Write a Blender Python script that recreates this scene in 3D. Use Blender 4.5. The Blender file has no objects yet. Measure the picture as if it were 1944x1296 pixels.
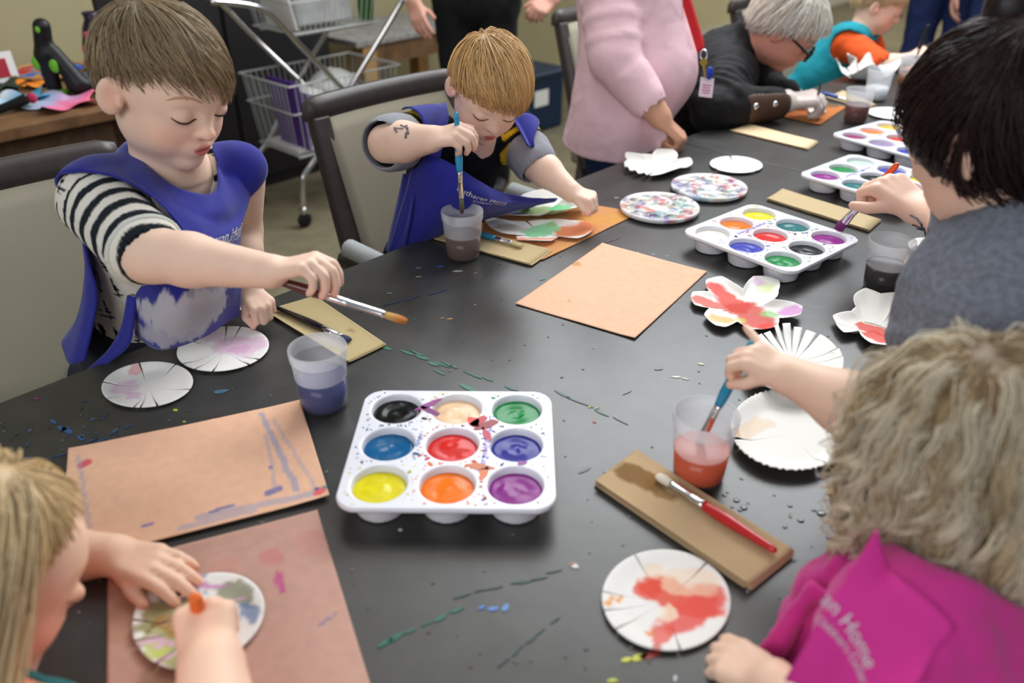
import bpy, math, random
import numpy as np
from mathutils import Vector
random.seed(7); RNG = np.random.default_rng(7)
SC = bpy.context.scene; COL = SC.collection
PI = math.pi
def srgb(r, g, b):
    c = np.array([r, g, b], float) / 255.
    return np.where(c <= .04045, c / 12.92, ((c + .055) / 1.055) ** 2.4)
# ---------------------------------------------------------------- camera, light, exposure
FPX = 1570.0; PITCH = math.radians(30.4); CAMZ = 1.41; TZ = 0.74
cam_d = bpy.data.cameras.new('camera'); cam = bpy.data.objects.new('camera', cam_d); COL.objects.link(cam)
cam.location = (0, 0, CAMZ); cam.rotation_euler = (PI / 2 - PITCH, 0, 0)
cam_d.sensor_width = 36.0; cam_d.lens = 36.0 * FPX / 1944.0; cam_d.clip_start = .02; cam_d.clip_end = 60
cam_d.dof.use_dof = True; cam_d.dof.focus_distance = 1.40; cam_d.dof.aperture_fstop = 2.8
SC.camera = cam
SC.view_settings.view_transform = 'Standard'; SC.view_settings.look = 'None'
SC.view_settings.gamma = 1.0; SC.view_settings.use_curve_mapping = False
SC.view_settings.exposure = 0.0
W = bpy.data.worlds.new('world'); SC.world = W; W.use_nodes = True
W.node_tree.nodes['Background'].inputs[0].default_value = (.80, .86, 1.0, 1)
W.node_tree.nodes['Background'].inputs[1].default_value = .27
def area_light(name, loc, target, sx, sy, power, color):
    d = bpy.data.lights.new(name, 'AREA'); d.shape = 'RECTANGLE'; d.size = sx; d.size_y = sy
    d.energy = power; d.color = color
    o = bpy.data.objects.new(name, d); COL.objects.link(o); o.location = loc
    o.rotation_euler = (Vector(target) - Vector(loc)).to_track_quat('-Z', 'Y').to_euler()
    return o
# daylight from tall windows at the far right, overhead panels and an added side fill
area_light('overhead_sheen_light', (1.0, 3.6, 2.8), (.2, 1.3, .75), 2.8, 1.2, 116, (.93, .97, 1.0))  # overhead panel placed to lay a sheen on the table, not a window
area_light('side_fill_light', (-1.2, -1.6, 2.5), (-.1, 1.6, .8), 2.4, 1.4, 46, (.95, .98, 1.0))  # fill light added behind the camera, no window stands there
area_light('ceiling_light', (.3, 2.2, 2.75), (.3, 2.2, 0), 2.4, 1.2, 26, (1.0, .96, .9))
area_light('window_daylight_back', (5.2, 7.0, 2.3), (2.4, 6.6, .2), 2.6, 1.6, 130, (1.0, .98, .92))
# ---------------------------------------------------------------- coordinates
CP, SP = math.cos(PITCH), math.sin(PITCH)
AF = np.array([0, CP, -SP]); AU = np.array([0, SP, CP]); AR = np.array([1., 0, 0]); CAMP = np.array([0, 0, CAMZ])
def A(*v): return np.array(v, float)
def PD(px, py, d):
    """world point seen at photo pixel (px,py), d metres in front of the lens"""
    return CAMP + d * (AF + AR * (px - 972) / FPX + AU * (648 - py) / FPX)
def PZ(px, py, z=TZ):
    r = AF + AR * (px - 972) / FPX + AU * (648 - py) / FPX
    return CAMP + r * ((z - CAMZ) / r[2])
TA = math.radians(46.8)
E1 = A(math.cos(TA), math.sin(TA), 0); E2 = A(math.sin(TA), -math.cos(TA), 0); EZ = A(0, 0, 1)
def L(s, t, z=0.): return E1 * s + E2 * t + EZ * z
def nrm(v):
    v = np.asarray(v, float); n = np.linalg.norm(v, axis=-1, keepdims=True); return v / np.maximum(n, 1e-9)
# ---------------------------------------------------------------- materials
MATS = {}
def mat(name, col=(.5, .5, .5), rough=.6, spec=.4, metal=0., bump=0., bscale=200., vcol=False, var=0., vscale=8., trans=0., sss=0., coat=0., alpha=1., sheen=0., ior=1.45):
    if name in MATS: return MATS[name]
    m = bpy.data.materials.new(name); m.use_nodes = True; nt = m.node_tree; b = nt.nodes['Principled BSDF']
    I = b.inputs; I['Roughness'].default_value = rough; I['Specular IOR Level'].default_value = spec
    I['Metallic'].default_value = metal; I['IOR'].default_value = ior
    c = (*[float(x) for x in col], 1); I['Base Color'].default_value = c
    tc = nt.nodes.new('ShaderNodeTexCoord')
    src = None
    if vcol:
        a = nt.nodes.new('ShaderNodeAttribute'); a.attribute_name = 'Col'; src = a.outputs['Color']
    if var > 0:
        n = nt.nodes.new('ShaderNodeTexNoise'); n.inputs['Scale'].default_value = vscale; n.inputs['Detail'].default_value = 6
        nt.links.new(tc.outputs['Object'], n.inputs['Vector'])
        r = nt.nodes.new('ShaderNodeMapRange'); r.inputs[1].default_value = .3; r.inputs[2].default_value = .7
        r.inputs[3].default_value = 1 - var; r.inputs[4].default_value = 1 + var
        nt.links.new(n.outputs['Fac'], r.inputs[0])
        mx = nt.nodes.new('ShaderNodeMix'); mx.data_type = 'RGBA'; mx.blend_type = 'MULTIPLY'; mx.inputs[0].default_value = 1
        if src: nt.links.new(src, mx.inputs[6])
        else: mx.inputs[6].default_value = c
        nt.links.new(r.outputs[0], mx.inputs[7]); src = mx.outputs[2]
    if src: nt.links.new(src, I['Base Color'])
    if bump > 0:
        n = nt.nodes.new('ShaderNodeTexNoise'); n.inputs['Scale'].default_value = bscale; n.inputs['Detail'].default_value = 4
        nt.links.new(tc.outputs['Object'], n.inputs['Vector'])
        bp = nt.nodes.new('ShaderNodeBump'); bp.inputs['Strength'].default_value = bump; bp.inputs['Distance'].default_value = .004
        nt.links.new(n.outputs['Fac'], bp.inputs['Height']); nt.links.new(bp.outputs[0], I['Normal'])
    if trans: I['Transmission Weight'].default_value = trans
    if sss:
        I['Subsurface Weight'].default_value = sss; I['Subsurface Radius'].default_value = (.012, .005, .003); I['Subsurface Scale'].default_value = 1.0
    if coat: I['Coat Weight'].default_value = coat; I['Coat Roughness'].default_value = .08
    if sheen: I['Sheen Weight'].default_value = sheen
    if alpha < 1: I['Alpha'].default_value = alpha
    MATS[name] = m; return m
# ---------------------------------------------------------------- mesh plumbing
ORG = {}
class MB:
    """collects vertices and faces for one mesh"""
    def __init__(s): s.V = []; s.F = []; s.C = []; s.n = 0
    def add(s, V, F, col=None):
        V = np.asarray(V, float).reshape(-1, 3)
        s.V.append(V); s.F.extend([[i + s.n for i in f] for f in F]); s.n += len(V)
        if col is not None: s.C.append(np.broadcast_to(np.asarray(col, float), (len(V), 3)).copy())
        return s
    def box(s, c, sx, sy, sz, ax=None, col=None):
        ax = ax if ax is not None else (A(1, 0, 0), A(0, 1, 0), A(0, 0, 1)); c = np.asarray(c, float)
        V = [c + ax[0] * sx * i / 2 + ax[1] * sy * j / 2 + ax[2] * sz * k / 2 for i in (-1, 1) for j in (-1, 1) for k in (-1, 1)]
        F = [(0, 1, 3, 2), (4, 6, 7, 5), (0, 4, 5, 1), (2, 3, 7, 6), (0, 2, 6, 4), (1, 5, 7, 3)]
        if np.dot(np.cross(ax[0], ax[1]), ax[2]) < 0: F = [f[::-1] for f in F]
        return s.add(V, F, col)
    def tube(s, pts, r, n=8, col=None, cap=True, flat=1., nref=None):
        pts = np.asarray(pts, float); m = len(pts); r = np.broadcast_to(np.asarray(r, float), (m,))
        t = nrm(np.gradient(pts, axis=0)); ref = nref if nref is not None else (EZ if abs(t[0][2]) < .9 else A(1, 0, 0))
        V = []
        u = nrm(np.cross(t[0], ref))
        for i in range(m):
            u = nrm(u - t[i] * np.dot(u, t[i])); w = np.cross(t[i], u)
            for k in range(n):
                a = 2 * PI * k / n; V.append(pts[i] + r[i] * (u * math.cos(a) + w * flat * math.sin(a)))
        F = [(i * n + k, i * n + (k + 1) % n, (i + 1) * n + (k + 1) % n, (i + 1) * n + k) for i in range(m - 1) for k in range(n)]
        if cap: F += [tuple(range(n))[::-1], tuple((m - 1) * n + k for k in range(n))]
        return s.add(V, F, col)
    def lathe(s, base, prof, n=28, ax=None, col=None, cap=False):
        """prof: list of (r, z); revolve round EZ (or ax frame) at base"""
        X, Y, Z = ax if ax is not None else (A(1, 0, 0), A(0, 1, 0), EZ)
        V = [np.asarray(base) + (X * math.cos(2 * PI * k / n) + Y * math.sin(2 * PI * k / n)) * r + Z * z for r, z in prof for k in range(n)]
        m = len(prof)
        F = [(i * n + k, i * n + (k + 1) % n, (i + 1) * n + (k + 1) % n, (i + 1) * n + k) for i in range(m - 1) for k in range(n)]
        if cap: F += [tuple(range(n))[::-1], tuple((m - 1) * n + k for k in range(n))]
        return s.add(V, F, col)
    def prism(s, poly, off, col=None):
        """poly: list of 3d points (one planar loop); extruded by vector off"""
        P = np.asarray(poly, float); n = len(P)
        F = [tuple(range(n)), tuple(range(2 * n - 1, n - 1, -1))] + [(i, n + i, n + (i + 1) % n, (i + 1) % n) for i in range(n)]
        return s.add(np.vstack([P, P + np.asarray(off)]), F, col)
    def grid(s, G, col=None, flip=False):
        G = np.asarray(G, float); a, b = G.shape[:2]
        F = [(i * b + j, i * b + j + 1, (i + 1) * b + j + 1, (i + 1) * b + j) for i in range(a - 1) for j in range(b - 1)]
        if flip: F = [f[::-1] for f in F]
        V = G.reshape(-1, 3)
        if col is not None: col = np.asarray(col).reshape(-1, 3) if np.asarray(col).size > 3 else col
        return s.add(V, F, col)
    def build(s, name, m, parent=None, smooth=True, solid=0., bevel=0., off=-1.):
        V = np.vstack(s.V); C = np.vstack(s.C) if s.C else None
        return mesh_obj(name, V, s.F, m, parent, smooth, C, solid, bevel, off)
def org(o):
    return ORG.get(o.name, np.zeros(3)) if o is not None else np.zeros(3)
def mesh_obj(name, V, F, m, parent=None, smooth=True, C=None, solid=0., bevel=0., off=-1.):
    V = np.asarray(V, float)
    if parent is None: o3 = A((V[:, 0].min() + V[:, 0].max()) / 2, (V[:, 1].min() + V[:, 1].max()) / 2, V[:, 2].min())
    else: o3 = org(parent)
    me = bpy.data.meshes.new(name); nv = len(V)
    if isinstance(F, np.ndarray):
        k = F.shape[1]; nf = len(F); me.vertices.add(nv); me.loops.add(nf * k); me.polygons.add(nf)
        me.vertices.foreach_set('co', (V - o3).ravel().astype(np.float32)); me.loops.foreach_set('vertex_index', F.ravel().astype(np.int32))
        me.polygons.foreach_set('loop_start', np.arange(0, nf * k, k, dtype=np.int32))
        me.update(calc_edges=True)
    else: me.from_pydata((V - o3).tolist(), [], [tuple(f) for f in F])
    if smooth: me.polygons.foreach_set('use_smooth', np.ones(len(me.polygons), bool))
    if C is not None:
        at = me.color_attributes.new('Col', 'FLOAT_COLOR', 'POINT')
        at.data.foreach_set('color', np.hstack([C, np.ones((nv, 1))]).ravel().astype(np.float32))
    me.update(); me.materials.append(m)
    o = bpy.data.objects.new(name, me); COL.objects.link(o)
    ORG[o.name] = o3
    if parent is None: o.location = o3
    else: o.parent = parent
    if solid:
        md = o.modifiers.new('thickness', 'SOLIDIFY'); md.thickness = solid; md.offset = off
    if bevel:
        md = o.modifiers.new('bevel', 'BEVEL'); md.width = bevel; md.segments = 2; md.limit_method = 'ANGLE'
        for p in me.polygons: p.use_smooth = False
    return o
def tag(o, label=None, cat=None, group=None, kind=None):
    if label: o['label'] = label
    if cat: o['category'] = cat
    if group: o['group'] = group
    if kind: o['kind'] = kind
    return o
def thing(name, label, cat, loc, group=None):
    o = bpy.data.objects.new(name, None); COL.objects.link(o); o.location = [float(x) for x in loc]; o.empty_display_size = .05
    ORG[o.name] = np.asarray(loc, float); return tag(o, label, cat, group)
# ---------------------------------------------------------------- numpy noise
def _hash(ix, iy, iz, seed):
    h = (ix * 374761393 + iy * 668265263 + iz * 2147483647 + seed * 1274126177) & 0xffffffff
    h = ((h ^ (h >> 13)) * 1274126177) & 0xffffffff
    return ((h ^ (h >> 16)) & 0xffff) / 65535.0
def vnoise(p, seed=0):
    p = np.asarray(p, float)
    if p.shape[-1] == 2: p = np.concatenate([p, np.zeros(p.shape[:-1] + (1,))], -1)
    i = np.floor(p).astype(np.int64); f = p - i; f = f * f * (3 - 2 * f); out = 0
    for a in (0, 1):
        for b in (0, 1):
            for c in (0, 1):
                w = (f[..., 0] if a else 1 - f[..., 0]) * (f[..., 1] if b else 1 - f[..., 1]) * (f[..., 2] if c else 1 - f[..., 2])
                out = out + w * _hash(i[..., 0] + a, i[..., 1] + b, i[..., 2] + c, seed)
    return out
def fbm(p, seed=0, o=4):
    p = np.asarray(p, float); v = 0; a = .5; t = 0
    for k in range(o): v = v + a * vnoise(p * 2 ** k, seed + k); t += a; a *= .5
    return v / t
def sstep(a, b, x):
    t = np.clip((np.asarray(x, float) - a) / (b - a), 0, 1); return t * t * (3 - 2 * t)
def lerp(a, b, t):
    t = np.asarray(t)[..., None]; return np.asarray(a) * (1 - t) + np.asarray(b) * t
def catmull(P, n):
    """smooth curve through control points P (m,3) sampled at n points"""
    P = np.asarray(P, float); m = len(P); Q = np.vstack([2 * P[0] - P[1], P, 2 * P[-1] - P[-2]])
    t = np.linspace(0, m - 1 - 1e-9, n); i = t.astype(int); f = (t - i)[:, None]
    a, b, c, d = Q[i], Q[i + 1], Q[i + 2], Q[i + 3]
    return .5 * (2 * b + (c - a) * f + (2 * a - 5 * b + 4 * c - d) * f ** 2 + (3 * b - a - 3 * c + d) * f ** 3)
def net(rows, nu, nv):
    """bicubic surface through a control net: list of rows, each a list of 3d points (rows may differ in length)"""
    R = np.array([catmull(r, nu) for r in rows])
    return np.array([catmull(R[:, j], nv) for j in range(nu)]).transpose(1, 0, 2)
# ---------------------------------------------------------------- signed distance modelling
def smin(a, b, k):
    if k <= 0: return np.minimum(a, b)
    h = np.clip(.5 + .5 * (b - a) / k, 0, 1); return b + (a - b) * h - k * h * (1 - h)
def capsule(a, b, ra, rb):
    a = np.asarray(a, float); b = np.asarray(b, float); ba = b - a; L2 = max(ba @ ba, 1e-12)
    def f(p):
        h = np.clip(((p - a) @ ba) / L2, 0, 1)
        return np.linalg.norm(p - a - h[..., None] * ba, axis=-1) - (ra + (rb - ra) * h)
    r = max(ra, rb); f.bb = (np.minimum(a, b) - r, np.maximum(a, b) + r); return f
def ellipsoid(c, r, R=None):
    c = np.asarray(c, float); r = np.asarray(r, float); R = np.eye(3) if R is None else np.asarray(R)   # columns of R: local axes
    def f(p):
        q = (p - c) @ R; k0 = np.linalg.norm(q / r, axis=-1); k1 = np.linalg.norm(q / (r * r), axis=-1)
        return k0 * (k0 - 1) / np.maximum(k1, 1e-9)
    e = np.sqrt(((R * r) ** 2).sum(1)); f.bb = (c - e, c + e); return f
def rbox(c, half, rad, R=None):
    c = np.asarray(c, float); half = np.asarray(half, float); R = np.eye(3) if R is None else np.asarray(R)
    def f(p):
        q = np.abs((p - c) @ R) - (half - rad)
        return np.linalg.norm(np.maximum(q, 0), axis=-1) + np.minimum(q.max(-1), 0) - rad
    e = (np.abs(R) * half).sum(1); f.bb = (c - e, c + e); return f
def plane(c, n):
    """solid on the side n points away from"""
    c = np.asarray(c, float); n = nrm(n)
    def f(p): return (p - c) @ n
    f.bb = None; return f
class Sdf:
    def __init__(s): s.P = []
    def u(s, f, k=0.): s.P.append(('u', f, k)); return s
    def sub(s, f, k=0.): s.P.append(('s', f, k)); return s
    def clip(s, f, k=0.): s.P.append(('i', f, k)); return s
    def __call__(s, p):
        d = np.full(p.shape[:-1], 1e3)
        for op, f, k in s.P:
            v = f(p)
            if op == 'u': d = smin(d, v, k)
            elif op == 's': d = -smin(-d, v, k)
            else: d = -smin(-d, -v, k)
        return d
    def mesh(s, h):
        lo = np.min([f.bb[0] for op, f, k in s.P if op == 'u'], axis=0) - 4 * h - .01; hi = np.max([f.bb[1] for op, f, k in s.P if op == 'u'], axis=0) + 4 * h + .01
        n = np.ceil((hi - lo) / h).astype(int) + 1
        D = np.full(n, 1.0, np.float32); ax = [lo[i] + h * np.arange(n[i]) for i in range(3)]
        for op, f, k in s.P:
            if f.bb is None: a = np.zeros(3, int); b = n
            else:
                pad = k + 3 * h
                a = np.clip(np.floor((f.bb[0] - pad - lo) / h).astype(int), 0, n); b = np.clip(np.ceil((f.bb[1] + pad - lo) / h).astype(int) + 1, 0, n)
            if np.any(b <= a): continue
            sl = tuple(slice(a[i], b[i]) for i in range(3))
            p = np.stack(np.meshgrid(*[ax[i][sl[i]] for i in range(3)], indexing='ij'), -1)
            v = f(p).astype(np.float32); d = D[sl]
            if op == 'u': D[sl] = smin(d, v, k)
            elif op == 's': D[sl] = -smin(-d, v, k)
            else: D[sl] = -smin(-d, -v, k)
        return surface_nets(D, lo, h)
def surface_nets(D, lo, h):
    s = D < 0; n = np.array(D.shape) - 1
    def cs(i, j, k, X): return X[i:i + n[0], j:j + n[1], k:k + n[2]]
    cnt = np.zeros(n, np.int8)
    for i in (0, 1):
        for j in (0, 1):
            for k in (0, 1): cnt += cs(i, j, k, s)
    act = (cnt > 0) & (cnt < 8); idx = np.full(n, -1, np.int64); c = np.argwhere(act); idx[act] = np.arange(len(c))
    pos = np.zeros((len(c), 3)); w = np.zeros(len(c))
    for ax in range(3):
        o1, o2 = [a for a in range(3) if a != ax]
        for u in (0, 1):
            for v in (0, 1):
                a = np.zeros(3, int); a[o1] = u; a[o2] = v; b = a.copy(); b[ax] = 1
                ca = c + a; cb = c + b; va = D[ca[:, 0], ca[:, 1], ca[:, 2]].astype(float); vb = D[cb[:, 0], cb[:, 1], cb[:, 2]].astype(float)
                m = (va < 0) != (vb < 0); t = np.where(m, va / np.where(va == vb, 1, va - vb), 0)
                q = np.tile(a.astype(float), (len(c), 1)); q[:, ax] = t
                pos[m] += q[m]; w[m] += 1
    V = lo + h * (c + pos / w[:, None])
    FF = []
    for ax in range(3):
        o1, o2 = (ax + 1) % 3, (ax + 2) % 3
        s0 = np.moveaxis(s, (ax, o1, o2), (0, 1, 2)); e = s0[:-1, 1:-1, 1:-1] != s0[1:, 1:-1, 1:-1]
        ii = np.argwhere(e); inside = s0[:-1, 1:-1, 1:-1][e]
        I = np.moveaxis(idx, (ax, o1, o2), (0, 1, 2)); x, y, z = ii[:, 0], ii[:, 1] + 1, ii[:, 2] + 1
        q = np.stack([I[x, y - 1, z - 1], I[x, y, z - 1], I[x, y, z], I[x, y - 1, z]], 1)
        q[~inside] = q[~inside][:, ::-1]; FF.append(q)
    F = np.vstack(FF); F = F[(F >= 0).all(1)]
    return V, F
def grad(f, p, e=.0015):
    f0 = f(p); g = np.stack([f(p + e * d) - f0 for d in np.eye(3)], -1); return nrm(g)
def pushout(f, V, off, it=2):
    """move vertices that lie closer than off to the solid f outside of it"""
    sh = V.shape; V = V.reshape(-1, 3).copy()
    for _ in range(it):
        d = f(V); m = d < off
        if m.any(): V[m] += grad(f, V[m]) * (off - d[m])[:, None]
    return V.reshape(sh)
# ================================================================= the setting
M_floor = mat('carpet_floor', srgb(124, 116, 94), .95, .1, bump=.5, bscale=260, var=.18, vscale=9)
M_wall = mat('painted_wall', srgb(172, 163, 126), .85, .2, var=.04, vscale=3)
M_base = mat('baseboard_paint', srgb(176, 170, 150), .6)
M_dark = mat('dark_paint', srgb(34, 31, 33), .6)
M_chrome = mat('chrome', (.75, .75, .77), .16, .5, metal=1.)
M_black = mat('black_plastic', srgb(24, 24, 26), .45)
def PT(px, py, t):
    """point of the pixel's sight line on the upright plane that lies t across the table axis"""
    r = AF + AR * (px - 972) / FPX + AU * (648 - py) / FPX
    return CAMP + r * (t / (r @ E2)) if abs(r @ E2) > 1e-6 else None
AX = (E1, E2, EZ)
def slab(name, s0, s1, t0, t1, z0, z1, m, kind='structure', parent=None):
    o = MB().box(L((s0 + s1) / 2, (t0 + t1) / 2, (z0 + z1) / 2), s1 - s0, t1 - t0, z1 - z0, AX).build(name, m, parent, smooth=False)
    return tag(o, kind=kind) if kind else o
slab('floor', -4, 13, -4.2, 4, -.05, 0, M_floor)
slab('wall_left', -4, 1.36, -3.62, -3.47, 0, 2.9, M_wall)
slab('wall_return', 1.21, 1.36, -4.2, -3.62, 0, 2.9, M_wall)
slab('wall_back', 1.36, 13, -4.2, -4.06, 0, 2.9, M_wall)
slab('baseboard_back', 1.37, 13, -4.06, -4.045, 0, .09, M_base)
# ---------------------------------------------------------------- tables
M_lam = mat('grey_laminate', srgb(58, 57, 55), .33, .5, bump=.05, bscale=60, var=.25, vscale=16)
M_edge = mat('table_edge_band', srgb(38, 37, 37), .5)
TL0, TR0 = -1.195, -.183
def table(s0, s1, label):
    b = L((s0 + s1) / 2, (TL0 + TR0) / 2, 0)
    o = thing('activity_table', label, 'table', b, 'dark tables pushed together')
    MB().box(L((s0 + s1) / 2, (TL0 + TR0) / 2, TZ - .003), s1 - s0, TR0 - TL0, .006, AX).build('tabletop', M_lam, o, False, bevel=.0015)
    MB().box(L((s0 + s1) / 2, (TL0 + TR0) / 2, TZ - .021), s1 - s0 - .002, TR0 - TL0 - .002, .030, AX).build('edge_band', M_edge, o, False)
    for i in (0, 1):
        for j in (0, 1):
            p = L((s0 + .12, s1 - .12)[i], (TL0 + .12, TR0 - .12)[j], 0)
            MB().box(p + EZ * .352, .05, .05, .704, AX).build('leg', M_edge, o, False)
    return o
TAB1 = table(.03, 1.921, 'paint-spattered dark grey table with paint tray and kraft sheets in the foreground')
TAB2 = table(1.925, 3.85, 'dark grey table at the back where the person in glasses paints')
# ---------------------------------------------------------------- armchairs
M_frame = mat('chair_frame_wood', srgb(66, 59, 57), .42, .45, var=.12, vscale=40)
M_uph = mat('taupe_upholstery', srgb(150, 144, 126), .7, .3, bump=.12, bscale=500, var=.05, vscale=5)
M_pad = mat('grey_arm_pad', srgb(186, 190, 192), .45, .4)
def chair(s, t, yaw, label):
    """(s,t): floor point under the middle of the top rail; opens towards the table"""
    o = thing('armchair', label, 'chair', L(s, t, 0), 'upholstered armchairs around the tables')
    c, q = math.cos(yaw), math.sin(yaw); X = E1 * c + E2 * q; Y = E2 * c - E1 * q; B = L(s, t, 0)
    def p(x, y, z): return B + X * x + Y * y + EZ * z
    def back(z): return (.94 - z) * .36
    w = .215
    n = 17; prof = [(-.022, -.03), (-.020, .012), (-.006, .03), (.008, .03), (.022, .012), (.022, -.03)]
    G = []
    for i in range(n):
        x = -w - .012 + (2 * w + .024) * i / (n - 1); bow = -.02 * (1 - (x / w) ** 2); e = .25 if i in (0, n - 1) else 0
        G.append([p(x, bow + y * (1 - e) + back(.91) - .003, .91 + z * (1 - e)) for y, z in prof + prof[:1]])
    m = MB().grid(np.array(G)); k = len(prof) + 1
    m.F += [tuple(range(k - 1))[::-1], tuple((n - 1) * k + j for j in range(k - 1))]
    m.build('top_rail', M_frame, o, True)
    for sg in (-1, 1):
        MB().box((p(sg * (w - .014), back(.88), .88) + p(sg * (w + .012), back(.42), .42)) / 2, .046, .034, .52,
                 (X, nrm(np.cross(nrm(p(0, back(.88), .88) - p(0, back(.42), .42)), X)), nrm(p(sg * (w - .014), back(.88), .88) - p(sg * (w + .012), back(.42), .42)))).build('stile', M_frame, o, False, bevel=.006)
        a = [p(sg * (w + .014), back(.60), .58), p(sg * (w + .045), back(.60) + .03, .60), p(sg * (w + .05), back(.60) + .08, .61), p(sg * (w + .05), .34, .615), p(sg * (w + .045), .40, .60), p(sg * (w + .03), .42, .54), p(sg * (w + .02), .42, .44)]
        MB().tube(catmull(a, 26), .018, 10, flat=1.3).build('arm_frame', M_frame, o)
        a = [p(sg * (w + .05), back(.60) + .055, .641), p(sg * (w + .05), back(.60) + .06, .641), p(sg * (w + .05), .36, .641), p(sg * (w + .05), .365, .641)]
        MB().tube(a, [.016, .022, .022, .016], 12).build('arm_pad', M_pad, o)
        for y, z in ((back(.4) - .02, .42), (.42, .46)):
            MB().tube([p(sg * (w + .015), y, z), p(sg * (w + .02), y + (-.06 if y < .3 else .01), 0)], [.021, .015], 8).build('leg', M_frame, o)
    G = np.array([[p(x, back(z) + .012 - .018 * (1 - (x / w) ** 2) + .016 * (1 - ((z - .67) / .23) ** 4), z) for x in np.linspace(-w + .02, w - .02, 15)] for z in np.linspace(.44, .892, 15)])
    MB().grid(G).build('back_panel', M_uph, o, solid=.03, off=-1)
    MB().box(p(0, .30, .435), .43, .42, .07, (X, Y, EZ)).build('seat', M_uph, o, False, bevel=.02)
    return o
chair(.395, -1.655, 0, 'armchair behind the child in striped sleeves, at the left edge')
chair(1.275, -1.63, .02, 'armchair behind the child with rolled grey cuffs')
chair(2.60, -2.02, .05, 'armchair behind the standing person in pink')
chair(3.28, -1.72, .0, 'armchair of the small child in the teal apron')
chair(1.12, .50, PI, 'armchair of the adult in grey')
chair(.66, .42, PI, 'armchair of the child in magenta')
chair(-.56, -.68, -PI / 2, 'armchair of the child in coral')
# ---------------------------------------------------------------- craft counter on the left
M_wood = mat('worn_wood', srgb(112, 82, 54), .6, .35, var=.35, vscale=14)
M_wood2 = mat('brown_slats', srgb(70, 50, 36), .7, .3, var=.3, vscale=30)
o = thing('craft_counter', 'brown wooden counter covered with crafts along the wall', 'counter', L(.1, -3.05, 0))
MB().box(L(.05, -3.06, .72), 2.15, .80, .04, AX).build('counter_top', M_wood, o, False, bevel=.006)
MB().box(L(.05, -2.70, .655), 2.05, .03, .09, AX).build('apron_board', M_wood2, o, False)
for i in range(58):
    s = -.62 + i * .0262
    MB().box(L(s, -2.80 + .006 * (i % 3), .33), .021, .02, .60, AX).build('slat', M_wood2, o, False)
for s, t in ((1.06, -2.72), (1.06, -3.40), (-.95, -2.72), (-.95, -3.40)):
    MB().box(L(s, t, .35), .07, .07, .70, AX).build('leg', M_wood2, o, False)
# dark cupboard behind the trolley
o = thing('dark_cabinet', 'tall dark cupboard behind the wire trolley', 'cabinet', L(1.9, -3.75, 0))
MB().box(L(1.93, -3.80, 1.05), 1.10, .46, 2.1, AX).build('body', M_dark, o, False)
for i in (0, 1):
    d = MB().box(L(1.66 + .54 * i, -3.563, 1.03), .52, .018, 1.95, AX).build('door', M_dark, o, False, bevel=.004)
    MB().tube([L(1.88 + .10 * i, -3.54, .95), L(1.88 + .10 * i, -3.54, 1.07)], .006, 6).build('handle', M_chrome, d)
# ---------------------------------------------------------------- wire basket trolley
M_wire = mat('white_wire', srgb(188, 190, 186), .4, .4)
o = thing('wire_trolley', 'chrome trolley with two white wire baskets on casters', 'trolley', L(2.17, -3.2, 0))
TR_ = o
tn, tf = -2.99, -3.36
t1 = [(400, 3), (460, 8), (497, 17), (525, 37), (570, 87), (644, 162), (720, 240), (752, 300)]
t2 = [(768, -6), (720, 75), (672, 155), (630, 235), (604, 292), (582, 325), (574, 345), (576, 398)]
for pts in (t1, t2):
    P = np.array([PT(x, y, tn) for x, y in pts])
    MB().tube(catmull(P, 40), .0125, 10).build('frame_tube', M_chrome, o)
    MB().tube(catmull(P + E2 * (tf - tn), 40), .0125, 10).build('frame_tube', M_chrome, o)
    f = P[-1]; f[2] = 0
    for k in (0, tf - tn):
        c = f + E2 * k + EZ * .034
        w = MB().lathe(c, [(.004, -.012), (.028, -.012), (.033, -.006), (.033, .006), (.028, .012), (.004, .012)], 18, (E1, EZ, E2)).build('caster_wheel', M_black, o)
        MB().box(c + EZ * .042, .030, .034, .02, AX).build('fork', M_chrome, w, False)
        MB().tube([c + EZ * .04, c + EZ * .09], .009, 8).build('stem', M_chrome, w)
def basket(s0, s1, ta, tb, z1, h, label):
    m = MB(); r = .0019; tap = .035
    def q(u, v, w):
        k = tap * (1 - w); return L(s0 + k + (s1 - s0 - 2 * k) * u, ta + k * .7 + (tb - ta - 1.4 * k) * v, z1 - h + h * w)
    for w, rr in ((1, .0042), (.62, .0032), (0.02, .0032)):
        for a, b in (((0, 0), (1, 0)), ((1, 0), (1, 1)), ((1, 1), (0, 1)), ((0, 1), (0, 0))):
            m.tube([q(*a, w), q(*b, w)], rr, 6)
    nu, nv = int((s1 - s0) / .028), int((tb - ta) / .028)
    for i in range(1, nu):
        u = i / nu; m.tube([q(u, 0, 1), q(u, 0, 0), q(u, 1, 0), q(u, 1, 1)], r, 4)
    for i in range(1, nv):
        v = i / nv; m.tube([q(0, v, 1), q(0, v, 0), q(1, v, 0), q(1, v, 1)], r, 4)
    for v in (.12, .88): m.tube([q(0.02, v, -.03), q(.98, v, -.03)], .007, 6)
    for u in (.05, .95): m.tube([q(u, .12, -.03), q(u, .12, 0)], .006, 6); m.tube([q(u, .88, -.03), q(u, .88, 0)], .006, 6)
    return tag(m.build('wire_basket', M_wire, TR_, False), label)
basket(1.87, 2.46, -3.38, -3.00, .60, .31, 'lower white wire basket')
basket(1.92, 2.42, -3.37, -3.01, .985, .20, 'upper white wire basket')
M_purple = mat('purple_card', srgb(82, 48, 132), .6); M_white = mat('white_paper', srgb(232, 230, 226), .7, .3)
o = MB().box(L(1.945, -3.14, .455), .012, .22, .29, (nrm(E1 + EZ * .10), E2, nrm(EZ - E1 * .10))).build('folder', M_purple, None, False)
tag(o, 'purple folder standing in the lower wire basket', 'folder')
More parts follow.
